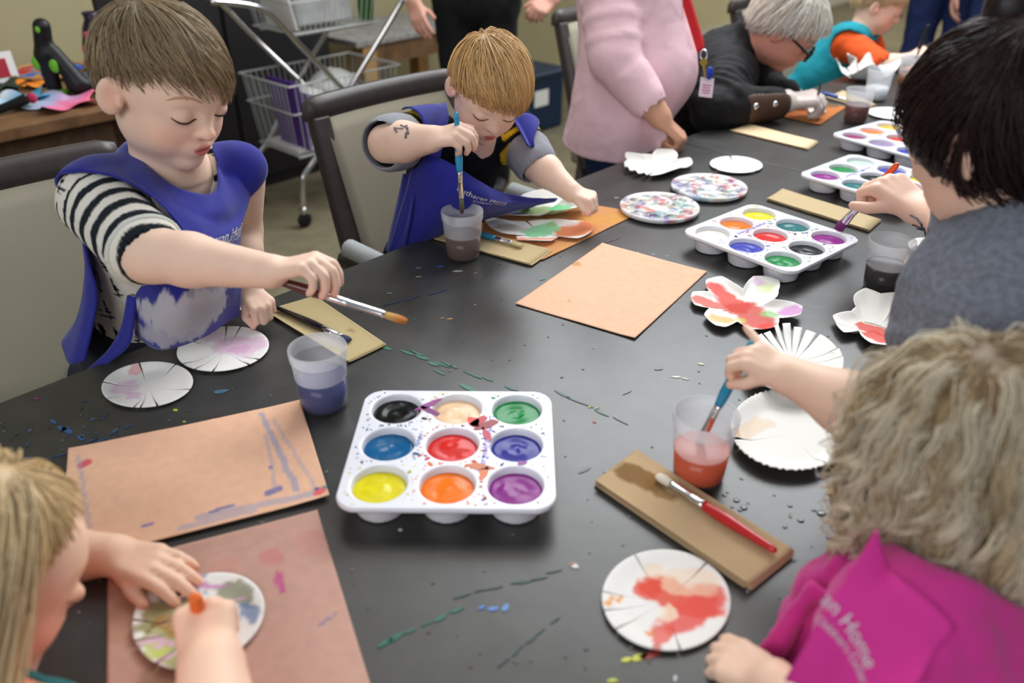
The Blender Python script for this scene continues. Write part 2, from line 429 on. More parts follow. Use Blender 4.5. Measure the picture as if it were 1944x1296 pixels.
o = thing('binder', 'pale grey binder with papers in the lower basket', 'binder', L(2.1, -3.14, .31))
MB().box(L(2.06, -3.15, .44), .05, .25, .22, (nrm(E1 + EZ * .3), E2, nrm(EZ - E1 * .3))).build('cover', M_white, o, False, bevel=.004)
MB().box(L(2.095, -3.15, .425), .016, .235, .20, (nrm(E1 + EZ * .3), E2, nrm(EZ - E1 * .3))).build('sheets', M_white, o, False)
V, F = Sdf().u(ellipsoid(L(2.20, -3.17, .51), (.11, .10, .085))).u(ellipsoid(L(2.26, -3.2, .43), (.10, .10, .09)), .05).mesh(.008)
V += (fbm(V * 22, 3) - .5)[:, None] * .03
tag(mesh_obj('plastic_bag', V, F, mat('milky_plastic', srgb(205, 208, 205), .35, .5)), 'crumpled white plastic bag heaped in the lower basket', 'bag')
o = MB().box(L(2.05, -3.19, .305), .26, .25, .018, AX).build('paper_stack', M_white, None, False, bevel=.002)
tag(o, 'flat stack of white paper on the lower basket floor', 'paper')
M_clear = mat('cloudy_box_plastic', srgb(200, 205, 205), .25, .5, alpha=.75, var=.2, vscale=18)
o = thing('storage_box', 'cloudy clear box of art supplies in the upper basket', 'box', L(2.15, -3.17, .80))
MB().box(L(2.13, -3.17, .888), .26, .22, .16, AX).build('body', M_clear, o, False, bevel=.01)
MB().box(L(2.13, -3.17, .975), .28, .24, .014, AX).build('lid', M_white, o, False, bevel=.004)
for i, c in enumerate([(196, 170, 120), (60, 74, 110), (190, 110, 60), (220, 214, 190)]):
    MB().box(L(2.04 + .06 * i, -3.10 - .02 * (i % 2), .865), .045, .06, .10, AX).build('contents', mat('supplies_%d' % i, srgb(*c), .6), o, False, bevel=.006)
o = MB().box(L(1.955, -3.15, .885), .006, .22, .17, (nrm(E1 + EZ * .2), E2, nrm(EZ - E1 * .2))).build('paper_pad', M_white, None, False)
tag(o, 'ruled white sheets leaning in the left end of the upper basket', 'paper')
m = MB().lathe(L(2.36, -3.09, .797), [(.001, 0), (.030, 0), (.040, .10), (.043, .10), (.043, .106), (.037, .106), (.028, .006), (.001, .006)], 18)
tag(m.build('plastic_cup', mat('green_plastic', srgb(70, 140, 46), .4)), 'bright green plastic cup in the upper basket', 'cup')
m = MB().lathe(L(2.305, -3.20, .797), [(.001, 0), (.034, 0), (.036, .12), (.030, .13), (.02, .13), (.001, .128)], 18)
tag(m.build('paint_bottle', M_white), 'white bottle beside the green cup in the upper basket', 'bottle')
# ---------------------------------------------------------------- work bench and tote behind
M_pine = mat('pine_wood', srgb(176, 138, 84), .6, .3, var=.25, vscale=12)
M_btop = mat('spattered_bench_top', srgb(150, 146, 142), .6, .3, var=.3, vscale=30)
o = thing('work_bench', 'wooden work bench with a paint-spattered white top behind the trolley', 'bench', L(3.0, -3.7, 0))
MB().box(L(3.05, -3.72, .605), .95, .5, .03, AX).build('bench_top', M_btop, o, False, bevel=.004)
MB().box(L(3.05, -3.50, .54), .85, .03, .10, AX).build('rail', M_wood, o, False)
for s, t in ((2.66, -3.52), (3.36, -3.52), (2.66, -3.92), (3.36, -3.92)):
    MB().box(L(s, t, .295), .085, .085, .59, AX).build('leg', M_pine, o, False, bevel=.004)
MB().box(L(3.05, -3.72, .16), .78, .36, .02, AX).build('shelf', M_pine, o, False)
o = thing('storage_tote', 'blue plastic storage tote on the floor behind the child with rolled cuffs', 'tote', A(.06, 4.95, 0))
MB().box(A(.06, 4.95, .16), .40, .30, .32, AX).build('body', mat('blue_tote', srgb(18, 42, 66), .4), o, False, bevel=.015)
MB().box(A(.06, 4.95, .33), .44, .34, .03, AX).build('lid', mat('blue_tote_lid', srgb(22, 50, 76), .4), o, False, bevel=.008)
MB().box(A(.06, 4.95, .2) + E2 * .152, .12, .004, .09, AX).build('paper_label', M_white, o, False)
# ================================================================= things on the tables
M_vpaper = mat('painted_paper', vcol=True, rough=.75, spec=.25, bump=.05, bscale=300)
M_kraft = mat('kraft_paper', vcol=True, rough=.8, spec=.2, bump=.06, bscale=400, var=.05, vscale=60)
KR = srgb(236, 188, 156); KD = srgb(198, 156, 140); WH = srgb(240, 238, 232)
def blots_col(P, base, blots, seed=1, warp=.02):
    """paint of the given blots over a base colour; blots: (px,py,radius_m,(r,g,b),strength[,stretch_vec px])"""
    C = np.broadcast_to(np.asarray(base, float), P.shape).copy()
    n = np.stack([fbm(P[..., :2] * 45, seed), fbm(P[..., :2] * 45 + 9, seed + 5)], -1) - .5
    n2 = fbm(P[..., :2] * 160, seed + 9)
    for b in blots:
        c = PZ(b[0], b[1])[:2]; q = P[..., :2] + n * warp * 2 - c
        if len(b) > 5:
            e = PZ(b[5], b[6])[:2] - c; l2 = e @ e; h = np.clip((q @ e) / l2, 0, 1); q = q - h[..., None] * e
        m = 1 - sstep(b[2] * .75, b[2] * 1.12, np.linalg.norm(q, axis=-1) * (.85 + .3 * n2))
        C = lerp(C, srgb(*b[3]), m * b[4]) if False else C * (1 - (m * b[4])[..., None]) + srgb(*b[3]) * (m * b[4])[..., None]
    return C
def sheet(label, corners, base, blots=(), z=.0006, curl=.002, seed=1, nu=60, nv=46, world=None, warp=.006, name='kraft_sheet', cat='paper', group='kraft paper sheets'):
    Q = np.array(world if world is not None else [PZ(x, y) for x, y in corners])
    u, v = np.meshgrid(np.linspace(0, 1, nu), np.linspace(0, 1, nv)); u = u[..., None]; v = v[..., None]
    G = Q[0] * (1 - u) * (1 - v) + Q[1] * u * (1 - v) + Q[2] * u * v + Q[3] * (1 - u) * v
    e = (2 * u[..., 0] - 1) ** 4 + (2 * v[..., 0] - 1) ** 4
    G[..., 2] = TZ + z + curl * e * fbm(G[..., :2] * 5, seed) + .0008 * fbm(G[..., :2] * 12, seed)
    o = MB().grid(G, blots_col(G, base, blots, seed, warp), flip=True).build(name, M_kraft, None, solid=.0005)
    return tag(o, label, cat, group)
sheet('plain kraft sheet with one brown spot lying in the middle of the table', [(978, 578), (1143, 463), (1342, 517), (1205, 645)], KR,
      [(1096, 503, .010, (196, 146, 92), .8), (1079, 574, .006, (205, 152, 104), .8), (1058, 596, .0015, (150, 110, 80), .8)], seed=2)
BLU = (150, 158, 185)
q = [PZ(132, 858), PZ(570, 765), PZ(627, 948)]; q.append(q[0] + q[2] - q[1])
sheet('kraft sheet with faint blue paint lines beside the hand of the child in coral', None, KR,
      [(497, 790, .004, BLU, .7, 565, 935), (520, 800, .003, BLU, .4, 600, 930), (380, 985, .006, BLU, .55, 610, 940), (345, 1005, .005, BLU, .5, 480, 975),
       (400, 975, .003, (110, 116, 165), .8, 445, 962), (510, 940, .006, (110, 112, 165), .85, 530, 932), (515, 890, .004, (110, 112, 175), .85), (158, 888, .007, (214, 84, 100), .9, 168, 882),
       (606, 942, .006, (230, 96, 100), .9, 615, 936), (604, 934, .004, (70, 80, 140), .9), (620, 932, .004, (70, 150, 150), .9), (150, 870, .003, BLU, .4, 172, 1005), (270, 1003, .002, (110, 112, 175), .8, 290, 998), (505, 830, .003, BLU, .4, 525, 930)],
      z=.0022, curl=.004, seed=3, world=q, nu=110, nv=86, warp=.002)
d1 = nrm(PZ(702, 1296) - PZ(603, 970)); d2 = A(d1[1], -d1[0], 0); q = PZ(603, 970)
sheet('mauve-brown kraft sheet under the painted plate at the lower left', None, KD,
      [(525, 1090, .004, (196, 84, 140), .85, 535, 1125), (515, 1060, .014, (205, 120, 118), .5), (590, 1030, .02, (205, 130, 130), .3), (425, 1080, .02, (205, 140, 130), .35), (595, 1195, .0016, (120, 120, 150), .8, 632, 1170),
       (300, 1290, .02, (110, 90, 40), .5), (240, 1180, .03, (170, 120, 70), .3)], seed=4, world=[q + d2 * .2286, q, q + d1 * .3048, q + d2 * .2286 + d1 * .3048], nu=70, nv=80)
sheet('orange-brown kraft sheet under the apron-clad child\'s cut plate', [(858, 447), (1045, 376), (1215, 405), (1030, 495)], srgb(206, 146, 94),
      [(1120, 420, .03, (205, 150, 60), .5, 1170, 415), (1050, 385, .03, (190, 120, 80), .5), (1080, 470, .02, (215, 160, 80), .4)], seed=5)
sheet('painted orange-brown sheet under the gloved hand', [(1478, 222), (1545, 190), (1606, 204), (1556, 238)], srgb(190, 116, 64),
      [(1575, 200, .03, (96, 80, 60), .8), (1530, 228, .03, (210, 150, 80), .6), (1545, 205, .02, (225, 120, 60), .7)], seed=6, nu=30, nv=30)
sheet('orange painted sheet in front of the child in the teal apron', [(1690, 130), (1735, 100), (1800, 108), (1765, 142)], srgb(222, 150, 110),
      [(1740, 112, .04, (230, 110, 60), .7), (1770, 120, .03, (235, 225, 215), .6)], seed=7, nu=24, nv=24)
# ---------------------------------------------------------------- folded paper towels
M_towel = mat('brown_paper_towel', vcol=True, rough=.9, spec=.1, bump=.35, bscale=700)
TW = srgb(206, 186, 146)
def towels(label, corners, layers, base=TW, blots=(), th=.0009, seed=1):
    Q = np.array([PZ(x, y) for x, y in corners]); c = Q.mean(0)
    o = thing('paper_towel_stack', label, 'paper towels', c, 'folded brown paper towels')
    rg = np.random.default_rng(seed)
    for k in range(layers):
        sh = rg.uniform(-.0035, .0035, 3) * A(1, 1, 0); sc = 1 + rg.uniform(-.008, .008)
        q = (Q - c) * sc + c + sh
        nu, nv = 26, 12
        if blots and k == layers - 1: nu, nv = 70, 30
        u, v = np.meshgrid(np.linspace(0, 1, nu), np.linspace(0, 1, nv)); u = u[..., None]; v = v[..., None]
        G = q[0] * (1 - u) * (1 - v) + q[1] * u * (1 - v) + q[2] * u * v + q[3] * (1 - u) * v
        G[..., 2] = TZ + .0011 + k * (th + .0003) + .002 * (k + 1) / layers * ((2 * u[..., 0] - 1) ** 6) * (.3 + fbm(G[..., :2] * 9, seed + k)) + .0006 * fbm(G[..., :2] * 30, seed)
        C = blots_col(G, base * rg.uniform(.85, 1.08), blots if k == layers - 1 else (), seed, .01)
        MB().grid(G, C).build('towel', M_towel, o, solid=th, off=-1)
    return o
towels('thick stack of folded paper towels with a brown stain under the red brush', [(1130, 922), (1207, 864), (1500, 1053), (1418, 1119)], 7, srgb(196, 168, 130),
       [(1195, 905, .017, (126, 92, 52), .85, 1240, 930), (1262, 950, .012, (134, 100, 60), .8, 1240, 925)], seed=11)
towels('folded paper towels under the black brush beside the blue apron', [(505, 594), (600, 566), (735, 658), (665, 692)], 3, srgb(205, 186, 140), [(668, 632, .008, (150, 130, 84), .6)], seed=12)
towels('folded paper towels behind the cup of brown water', [(818, 456), (858, 432), (1045, 479), (1006, 507)], 3, srgb(200, 178, 136), seed=13)
towels('folded paper towel stack behind the tray the orange brush dips into', [(1455, 381), (1484, 363), (1669, 421), (1646, 441)], 4, srgb(205, 184, 145), seed=14)
towels('paper towel under the wrist of the person in the grey shirt', [(1700, 408), (1738, 388), (1800, 398), (1770, 428)], 2, srgb(205, 184, 145), seed=15)
towels('long folded paper towel alone beyond the table seam', [(1388, 251), (1420, 239), (1553, 272), (1533, 286)], 3, srgb(222, 198, 160), seed=16)
towels('paper towel under the blue brush near the gloved hand', [(1566, 187), (1600, 174), (1662, 200), (1640, 207)], 2, srgb(215, 192, 150), seed=17)
towels('paper towel behind the cup of black water', [(1690, 562), (1722, 492), (1770, 505), (1745, 575)], 3, srgb(196, 168, 130), seed=18)
# ---------------------------------------------------------------- cut paper plates
def plate(label, outline, blots=(), center=None, slits=(), rin=.3, z=.0012, rim=.004, lift=.0, seed=1, base=WH, flute=0., name='paper_plate', gap=.05, group='cut paper plates', warp=.012, ell=None, cup=0.):
    if ell:
        cx, cy, rx, ry, rot = ell; a = np.linspace(0, 2 * PI, 48, endpoint=False)
        outline = [(cx + rx * math.cos(t) * math.cos(rot) - ry * math.sin(t) * math.sin(rot), cy + rx * math.cos(t) * math.sin(rot) + ry * math.sin(t) * math.cos(rot)) for t in a]
        center = center or (cx, cy - ry * .02)
    Q = np.array([PZ(x, y) for x, y in outline]); c = PZ(*center) if center else Q.mean(0)
    d = Q[:, :2] - c[:2]; th = np.arctan2(d[:, 1], d[:, 0]); rr = np.linalg.norm(d, axis=1)
    i = np.argsort(th); th = th[i]; rr = rr[i]; th = np.r_[th[-1] - 2 * PI, th, th[0] + 2 * PI]; rr = np.r_[rr[-1], rr, rr[0]]
    sl = sorted([math.atan2(*(PZ(x, y)[:2] - c[:2])[::-1]) if not np.isscalar(x) or y is not None else x for x, y in slits]) if slits else [-PI]
    rg = np.random.default_rng(seed); m = MB()
    for k in range(len(sl)):
        a = sl[k]; b = sl[(k + 1) % len(sl)]; b = b if b > a else b + 2 * PI
        n = max(5, int((b - a) / (2 * PI) * 150)); r = np.linspace(0, 1, 30)
        f = np.clip((r - rin) / (1 - rin), 0, 1) * (gap if slits else 0)
        t = np.linspace(0, 1, n)[None, :]; T = (a + f[:, None]) * (1 - t) + (b - f[:, None]) * t
        Tw = (T + PI) % (2 * PI) - PI; R = np.interp(Tw, th, rr)
        rad = R * r[:, None]; tl = rg.uniform(-.3, 1) * lift
        Z = TZ + z + rim * sstep(.62, 1, r)[:, None] + tl * np.clip((r - rin) / (1 - rin), 0, 1)[:, None] ** 1.5 + cup * np.clip((r - rin) / (1 - rin), 0, 1)[:, None] ** 1.6 * (1 - .5 * np.cos(2 * PI * t))
        if flute: Z = Z + flute * np.sin(Tw * 60) * sstep(.78, .9, r)[:, None]
        G = np.stack([c[0] + rad * np.cos(T), c[1] + rad * np.sin(T), np.broadcast_to(Z, T.shape)], -1)
        m.grid(G, blots_col(G, base, blots, seed, warp), flip=True)
    o = m.build(name, M_vpaper, None, solid=.0007)
    return tag(o, label, 'paper plate', group)
RED = (222, 72, 60)
plate('round plate splashed with red watercolour at the near table corner', None, [(1250, 1120, .022, (228, 92, 70), .95, 1330, 1150), (1290, 1175, .022, (232, 88, 78), .9, 1350, 1140), (1225, 1130, .012, (228, 80, 60), .8, 1240, 1118), (1250, 1215, .010, (230, 96, 80), .85, 1262, 1195), (1180, 1140, .004, (240, 160, 60), .9), (1163, 1142, .004, (240, 160, 60), .9), (1228, 1210, .004, (238, 150, 60), .9),
      (1290, 1105, .02, (244, 214, 180), .6, 1340, 1110), (1240, 1085, .012, (245, 215, 185), .6), (1265, 1160, .012, (245, 225, 195), .8), (1250, 1240, .008, (200, 50, 40), .7)], ell=(1264, 1145, 122, 96, .1), slits=[(1145, 1130), (1150, 1165), (1205, 1060), (1340, 1075), (1290, 1238), (1170, 1200)], seed=21, rin=.45, gap=.012)
PK = (226, 190, 214)
plate('pinkish slit plate nearest the table edge by the blue apron hem', None, [(262, 705, .012, (226, 150, 150), .7), (240, 735, .02, PK, .7), (255, 750, .012, (220, 170, 205), .6)], ell=(281, 735, 87, 43, -.1), slits=[(255, 780), (268, 780), (300, 775), (365, 745), (330, 700), (265, 692), (215, 758), (200, 730)], seed=22, rin=.22, gap=.02)
plate('pink-washed slit plate beside the folded towels of the child in striped sleeves', None, [(440, 655, .03, (228, 188, 214), .75, 470, 660), (400, 640, .02, PK, .6), (455, 665, .015, (220, 165, 205), .6)], ell=(424, 667, 88, 42, -.12), slits=[(455, 628), (350, 695), (372, 705), (405, 710), (470, 695), (500, 690), (365, 650), (430, 628)], seed=23, rin=.4, gap=.022)
OL = (140, 126, 50)
plate('olive and blue painted plate being coloured with an orange pastel', [(254, 1192), (262, 1160), (290, 1122), (330, 1105), (352, 1108), (395, 1097), (450, 1098), (490, 1122), (503, 1150), (503, 1172), (490, 1205), (450, 1245), (400, 1272), (350, 1281), (300, 1268), (268, 1240)],
      [(300, 1175, .02, OL, .85, 340, 1150), (330, 1130, .012, (128, 150, 175), .8, 380, 1115), (430, 1120, .016, (120, 124, 84), .75, 470, 1140), (470, 1180, .012, (112, 140, 180), .8, 478, 1160), (310, 1215, .016, (150, 150, 50), .75, 345, 1250), (330, 1190, .012, (170, 120, 50), .8), (300, 1235, .01, (190, 205, 90), .7), (420, 1110, .003, (214, 150, 200), .9, 350, 1122), (445, 1150, .003, (220, 170, 205), .8, 470, 1135), (300, 1262, .003, (222, 176, 205), .8, 345, 1225), (285, 1228, .003, (222, 176, 205), .8, 340, 1212), (290, 1205, .002, (80, 60, 40), .7, 340, 1186)],
      center=(385, 1188), slits=[(256, 1186), (262, 1225), (300, 1268)], seed=24, rin=.35, gap=.02, z=.003, warp=.02)
plate('red watercolour flower with a violet petal in front of the paint tray', [(1339, 541), (1368, 535), (1390, 548), (1409, 562), (1428, 537), (1455, 537), (1476, 544), (1475, 565), (1466, 583), (1500, 588), (1520, 596), (1517, 612), (1476, 618), (1474, 632), (1450, 638), (1425, 637), (1398, 621), (1375, 632), (1357, 628), (1335, 607), (1346, 594), (1318, 588), (1310, 575), (1314, 563), (1345, 563)],
      [(1360, 555, .022, RED, .9, 1400, 585), (1330, 577, .016, (214, 90, 76), .85, 1400, 590), (1410, 590, .03, (206, 74, 62), .9, 1440, 620), (1455, 630, .014, RED, .9), (1450, 553, .018, (206, 226, 140), .6), (1440, 545, .012, (214, 170, 210), .7), (1500, 602, .022, (206, 140, 200), .85), (1460, 602, .018, (130, 190, 110), .7), (1370, 612, .018, (226, 180, 96), .8), (1350, 616, .01, (235, 205, 170), .7), (1405, 615, .012, (196, 200, 90), .7)], center=(1412, 588), seed=25, rin=.3, z=.003, rim=.004, cup=.006)
plate('white petalled plate with a red wash beside the grey shirt sleeve', [(1578, 611), (1613, 604), (1622, 597), (1618, 575), (1639, 563), (1668, 575), (1688, 602), (1713, 574), (1735, 590), (1731, 625), (1715, 660), (1676, 671), (1650, 666), (1600, 644), (1628, 640), (1583, 622)],
      [(1640, 625, .012, (224, 84, 72), .9, 1690, 640), (1655, 640, .016, (226, 80, 70), .9, 1680, 655), (1650, 618, .003, (150, 130, 90), .8, 1690, 634)], center=(1662, 626), seed=26, z=.004, rim=.004, cup=.009)
plate('white plate cut into narrow slits behind the toddler\'s raised hand', None, [(1575, 690, .004, (190, 190, 195), .5)], ell=(1502, 705, 94, 68, .12), slits=[(1465, 645), (1478, 640), (1500, 637), (1525, 636), (1550, 650), (1590, 680), (1592, 700), (1430, 655), (1445, 648), (1410, 690)], seed=27, rin=.3, gap=.03, z=.012, lift=.008)
plate('big white fluted plate behind the cup of orange water', None, [(1420, 828, .014, (238, 214, 184), .7, 1445, 810), (1400, 835, .004, (236, 180, 110), .8)], ell=(1500, 830, 116, 78, .08), slits=[(1388, 848), (1560, 893)], seed=28, rin=.55, gap=.02, z=.004, rim=.010, flute=.0016)
plate('white plate cut like a fan next to the spotted palettes', [(1188, 299), (1215, 304), (1238, 307), (1246, 296), (1276, 296), (1282, 313), (1308, 309), (1314, 318), (1290, 330), (1267, 339), (1223, 342), (1190, 330), (1184, 318), (1190, 312)], (), center=(1248, 320), slits=[(1188, 318), (1190, 326), (1200, 333), (1215, 339), (1230, 342), (1305, 324)], seed=29, z=.006, rim=.003, cup=.007, gap=.03)
plate('round white slit plate near the table seam', None, (), ell=(1397, 317, 50, 16, .05), slits=[(1355, 325), (1385, 301), (1440, 330)], seed=30, rin=.3, gap=.04, z=.003)
UP = [(924, 411), (940, 402), (954, 393), (981, 396), (1003, 408), (1045, 405), (1075, 396), (1104, 384), (1125, 391), (1114, 408), (1047, 423), (1002, 426), (951, 420)]
plate('blue and green painted plate whose petals the child with rolled cuffs lifts', UP, [(960, 410, .024, (130, 152, 205), .8, 990, 415), (1010, 413, .034, (140, 172, 96), .85, 1045, 412), (1065, 408, .026, (104, 205, 140), .9), (1098, 397, .034, (160, 166, 160), .85, 1118, 390), (955, 400, .02, (190, 212, 216), .7)], center=(1022, 413), seed=31, z=.012, rim=.004, cup=.010)
LO = [(920, 424), (940, 422), (970, 428), (1000, 428), (1040, 426), (1080, 428), (1125, 434), (1128, 442), (1112, 455), (1098, 460), (1062, 456), (1055, 460), (1046, 466), (1010, 466), (983, 463), (980, 453), (951, 450), (930, 440)]
plate('orange and mint painted flower plate on the kraft sheet by the brown water', LO, [(1080, 444, .030, (232, 126, 60), .9, 1115, 440), (1015, 445, .028, (130, 212, 158), .9, 1040, 438), (995, 461, .012, (230, 136, 96), .85, 1045, 461), (960, 436, .02, (205, 190, 160), .7), (985, 440, .014, (196, 190, 185), .7), (1045, 432, .012, (160, 205, 140), .8), (945, 440, .01, (206, 170, 130), .6)], center=(1030, 443), slits=[(1062, 458), (982, 455), (1000, 428)], seed=32, z=.005, rim=.003, cup=.003)
plate('white plate behind the fourth paint tray by the reddish water', None, (), ell=(1692, 219, 46, 11, .08), seed=33, z=.003)
plate('white petalled plate beside the empty cup at the far table', [(1578, 148), (1600, 140), (1620, 146), (1640, 138), (1665, 140), (1690, 146), (1702, 152), (1680, 160), (1640, 163), (1600, 157)], (), center=(1640, 152), slits=[(1590, 143), (1625, 140), (1665, 138), (1600, 158), (1680, 160)], seed=34, rin=.3, z=.006, cup=.04, gap=.05)
plate('small white cut-out under the gloved fingers', None, (), ell=(1550, 213, 17, 8, .1), seed=35, z=.003)
plate('white scrap plate behind the black water cup', None, [(1738, 470, .004, (30, 30, 36), .9, 1750, 474), (1735, 478, .003, (30, 30, 36), .9, 1745, 482)], ell=(1752, 474, 30, 15, .1), seed=36, z=.005)
# ---------------------------------------------------------------- mixing palettes
def palette(label, cx, cy, rx, ry, seed, hue):
    c = PZ(cx, cy, TZ + .012); R = np.linalg.norm(PZ(cx + rx, cy, TZ + .012) - c); n = 120
    r = np.r_[np.linspace(0, 1, 44), 1.0, .9]; th = np.linspace(0, 2 * PI, n + 1)
    Rr, T = np.meshgrid(r, th, indexing='ij'); X = Rr * np.cos(T) * R; Y = Rr * np.sin(T) * R; Z = np.full_like(X, .012)
    wells = [(.72 * math.cos(k * PI / 5) * R, .72 * math.sin(k * PI / 5) * R, .17 * R) for k in range(10)] + [(0, 0, .3 * R)]
    wd = np.min([np.hypot(X - a, Y - b) / w for a, b, w in wells], axis=0); Z -= .006 * (1 - sstep(.7, 1.1, wd))
    Z += .0015 * sstep(.9, .97, Rr); Z[44] = .006; Z[45] = .0012
    G = np.stack([X, Y, Z], -1) + A(c[0], c[1], TZ); p = G[..., :2]
    C = np.broadcast_to(srgb(222, 224, 224), G.shape).copy(); rg = np.random.default_rng(seed)
    cols = [(236, 236, 230), (226, 226, 222), (60, 70, 150), (150, 120, 190), (120, 70, 60), (220, 110, 70), (90, 160, 150), (40, 50, 110), (200, 190, 150), (190, 60, 70), (140, 170, 210), (240, 238, 230), (190, 200, 190)]
    for k in range(110):
        a = rg.uniform(0, 2 * PI); q = c[:2] + R * rg.uniform(.25, 1.0) * A(math.cos(a), math.sin(a)); rad = R * rg.uniform(.05, .24)
        m = 1 - sstep(rad * .6, rad, np.linalg.norm((p - q) * A(1, .5 + 1.5 * ((k * 37) % 10) / 10), axis=-1) * (.3 + 1.8 * fbm(p * 120 + k, seed)))
        C = C * (1 - .6 * m[..., None]) + srgb(*cols[(rg.integers(0, len(cols)) + hue) % len(cols)]) * .6 * m[..., None]
    o = MB().grid(G, C, flip=False).build('mixing_palette', mat('palette_plastic', vcol=True, rough=.25, spec=.5), None)
    return tag(o, label, 'palette', 'round mixing palettes')
palette('round palette crusted with blue and violet paint, farther from the cup', 1346, 353, 71, 24, 41, 0)
palette('round whitish palette with blue-red smears touching the kraft sheet', 1252, 391, 75, 28, 42, 5)
# ---------------------------------------------------------------- nine-well paint trays
M_tray = mat('white_tray_plastic', srgb(232, 233, 240), .22, .5, coat=.2)
TW_, TD_, WS, WR, TH = .126, .119, .080, .0365, .034
def tray_sdf():
    S = Sdf()
    def slabf(p):
        q = np.abs(p[..., :2]) - A(TW_ - .026, TD_ - .026); d = np.linalg.norm(np.maximum(q, 0), axis=-1) + np.minimum(q.max(-1), 0) - .026
        z = np.abs(p[..., 2] - (TH - .0025)) - .0025; w = np.stack([d, z], -1)
        return np.linalg.norm(np.maximum(w, 0), axis=-1) + np.minimum(w.max(-1), 0) - .0012
    slabf.bb = (A(-TW_, -TD_, TH - .006), A(TW_, TD_, TH + .002)); S.u(slabf)
    def frus(x, y, r0, r1, z0, z1):
        def f(p):
            r = np.hypot(p[..., 0] - x, p[..., 1] - y); t = (p[..., 2] - z0) / (z1 - z0); d = (r - (r0 + (r1 - r0) * t)) * .97
            z = np.abs(p[..., 2] - (z0 + z1) / 2) - (z1 - z0) / 2; return np.maximum(d, z)
        R = max(r0, r1); f.bb = (A(x - R, y - R, z0), A(x + R, y + R, z1)); return f
    for i in (-1, 0, 1):
        for j in (-1, 0, 1): S.u(frus(i * WS, j * .0765, .0300, .0372, .001, TH - .001), .003)
    for i in (-1, 0, 1):
        for j in (-1, 0, 1): S.sub(frus(i * WS, j * .0765, .0272, .0364, .004, TH + .02), .002)
    return S
tv, tf_ = tray_sdf().mesh(.0021)
tray_mesh = None
def paint_mesh(seed):
    n, rr = 30, np.linspace(0, 1, 10); rg = np.random.default_rng(seed)
    T, R = np.meshgrid(np.linspace(0, 2 * PI, n + 1), rr); X = R * .0340 * np.cos(T); Y = R * .0340 * np.sin(T)
    Z = .0272 + .0022 * np.exp(-((X - .004) ** 2 + Y ** 2) / .014 ** 2) * rg.uniform(-1, 1) + .0016 * (fbm(np.stack([X, Y], -1) * 110, seed) - .5) + .0014 * np.exp(-((np.hypot(X, Y) - .013) / .004) ** 2) * np.cos(T - seed)
    Z[-1] -= .003
    return np.stack([X, Y, Z], -1)
def scrib(text, size, shear=.25):
    cu = bpy.data.curves.new('tmp', 'FONT'); cu.body = text; cu.size = size; cu.extrude = 0; cu.offset = .0; cu.shear = shear; cu.resolution_u = 3
    ob = bpy.data.objects.new('tmp', cu); COL.objects.link(ob); dg = bpy.context.evaluated_depsgraph_get(); me = bpy.data.meshes.new_from_object(ob.evaluated_get(dg))
    V = np.array([v.co for v in me.vertices]).reshape(-1, 3); F = [list(p.vertices) for p in me.polygons]
    bpy.data.objects.remove(ob); bpy.data.curves.remove(cu); bpy.data.meshes.remove(me); return V, F
def blob_poly(c, X, Y, rx, ry, rg, n=11):
    a = np.linspace(0, 2 * PI, n, endpoint=False); k = rg.uniform(.45, 1.25, n); k = (k + np.roll(k, 1) * .6 + np.roll(k, -1) * .6) / 2.2
    return [c + X * rx * kk * math.cos(t) + Y * ry * kk * math.sin(t) for t, kk in zip(a, k)]
M_spat = mat('dried_paint', vcol=True, rough=.4, spec=.4)
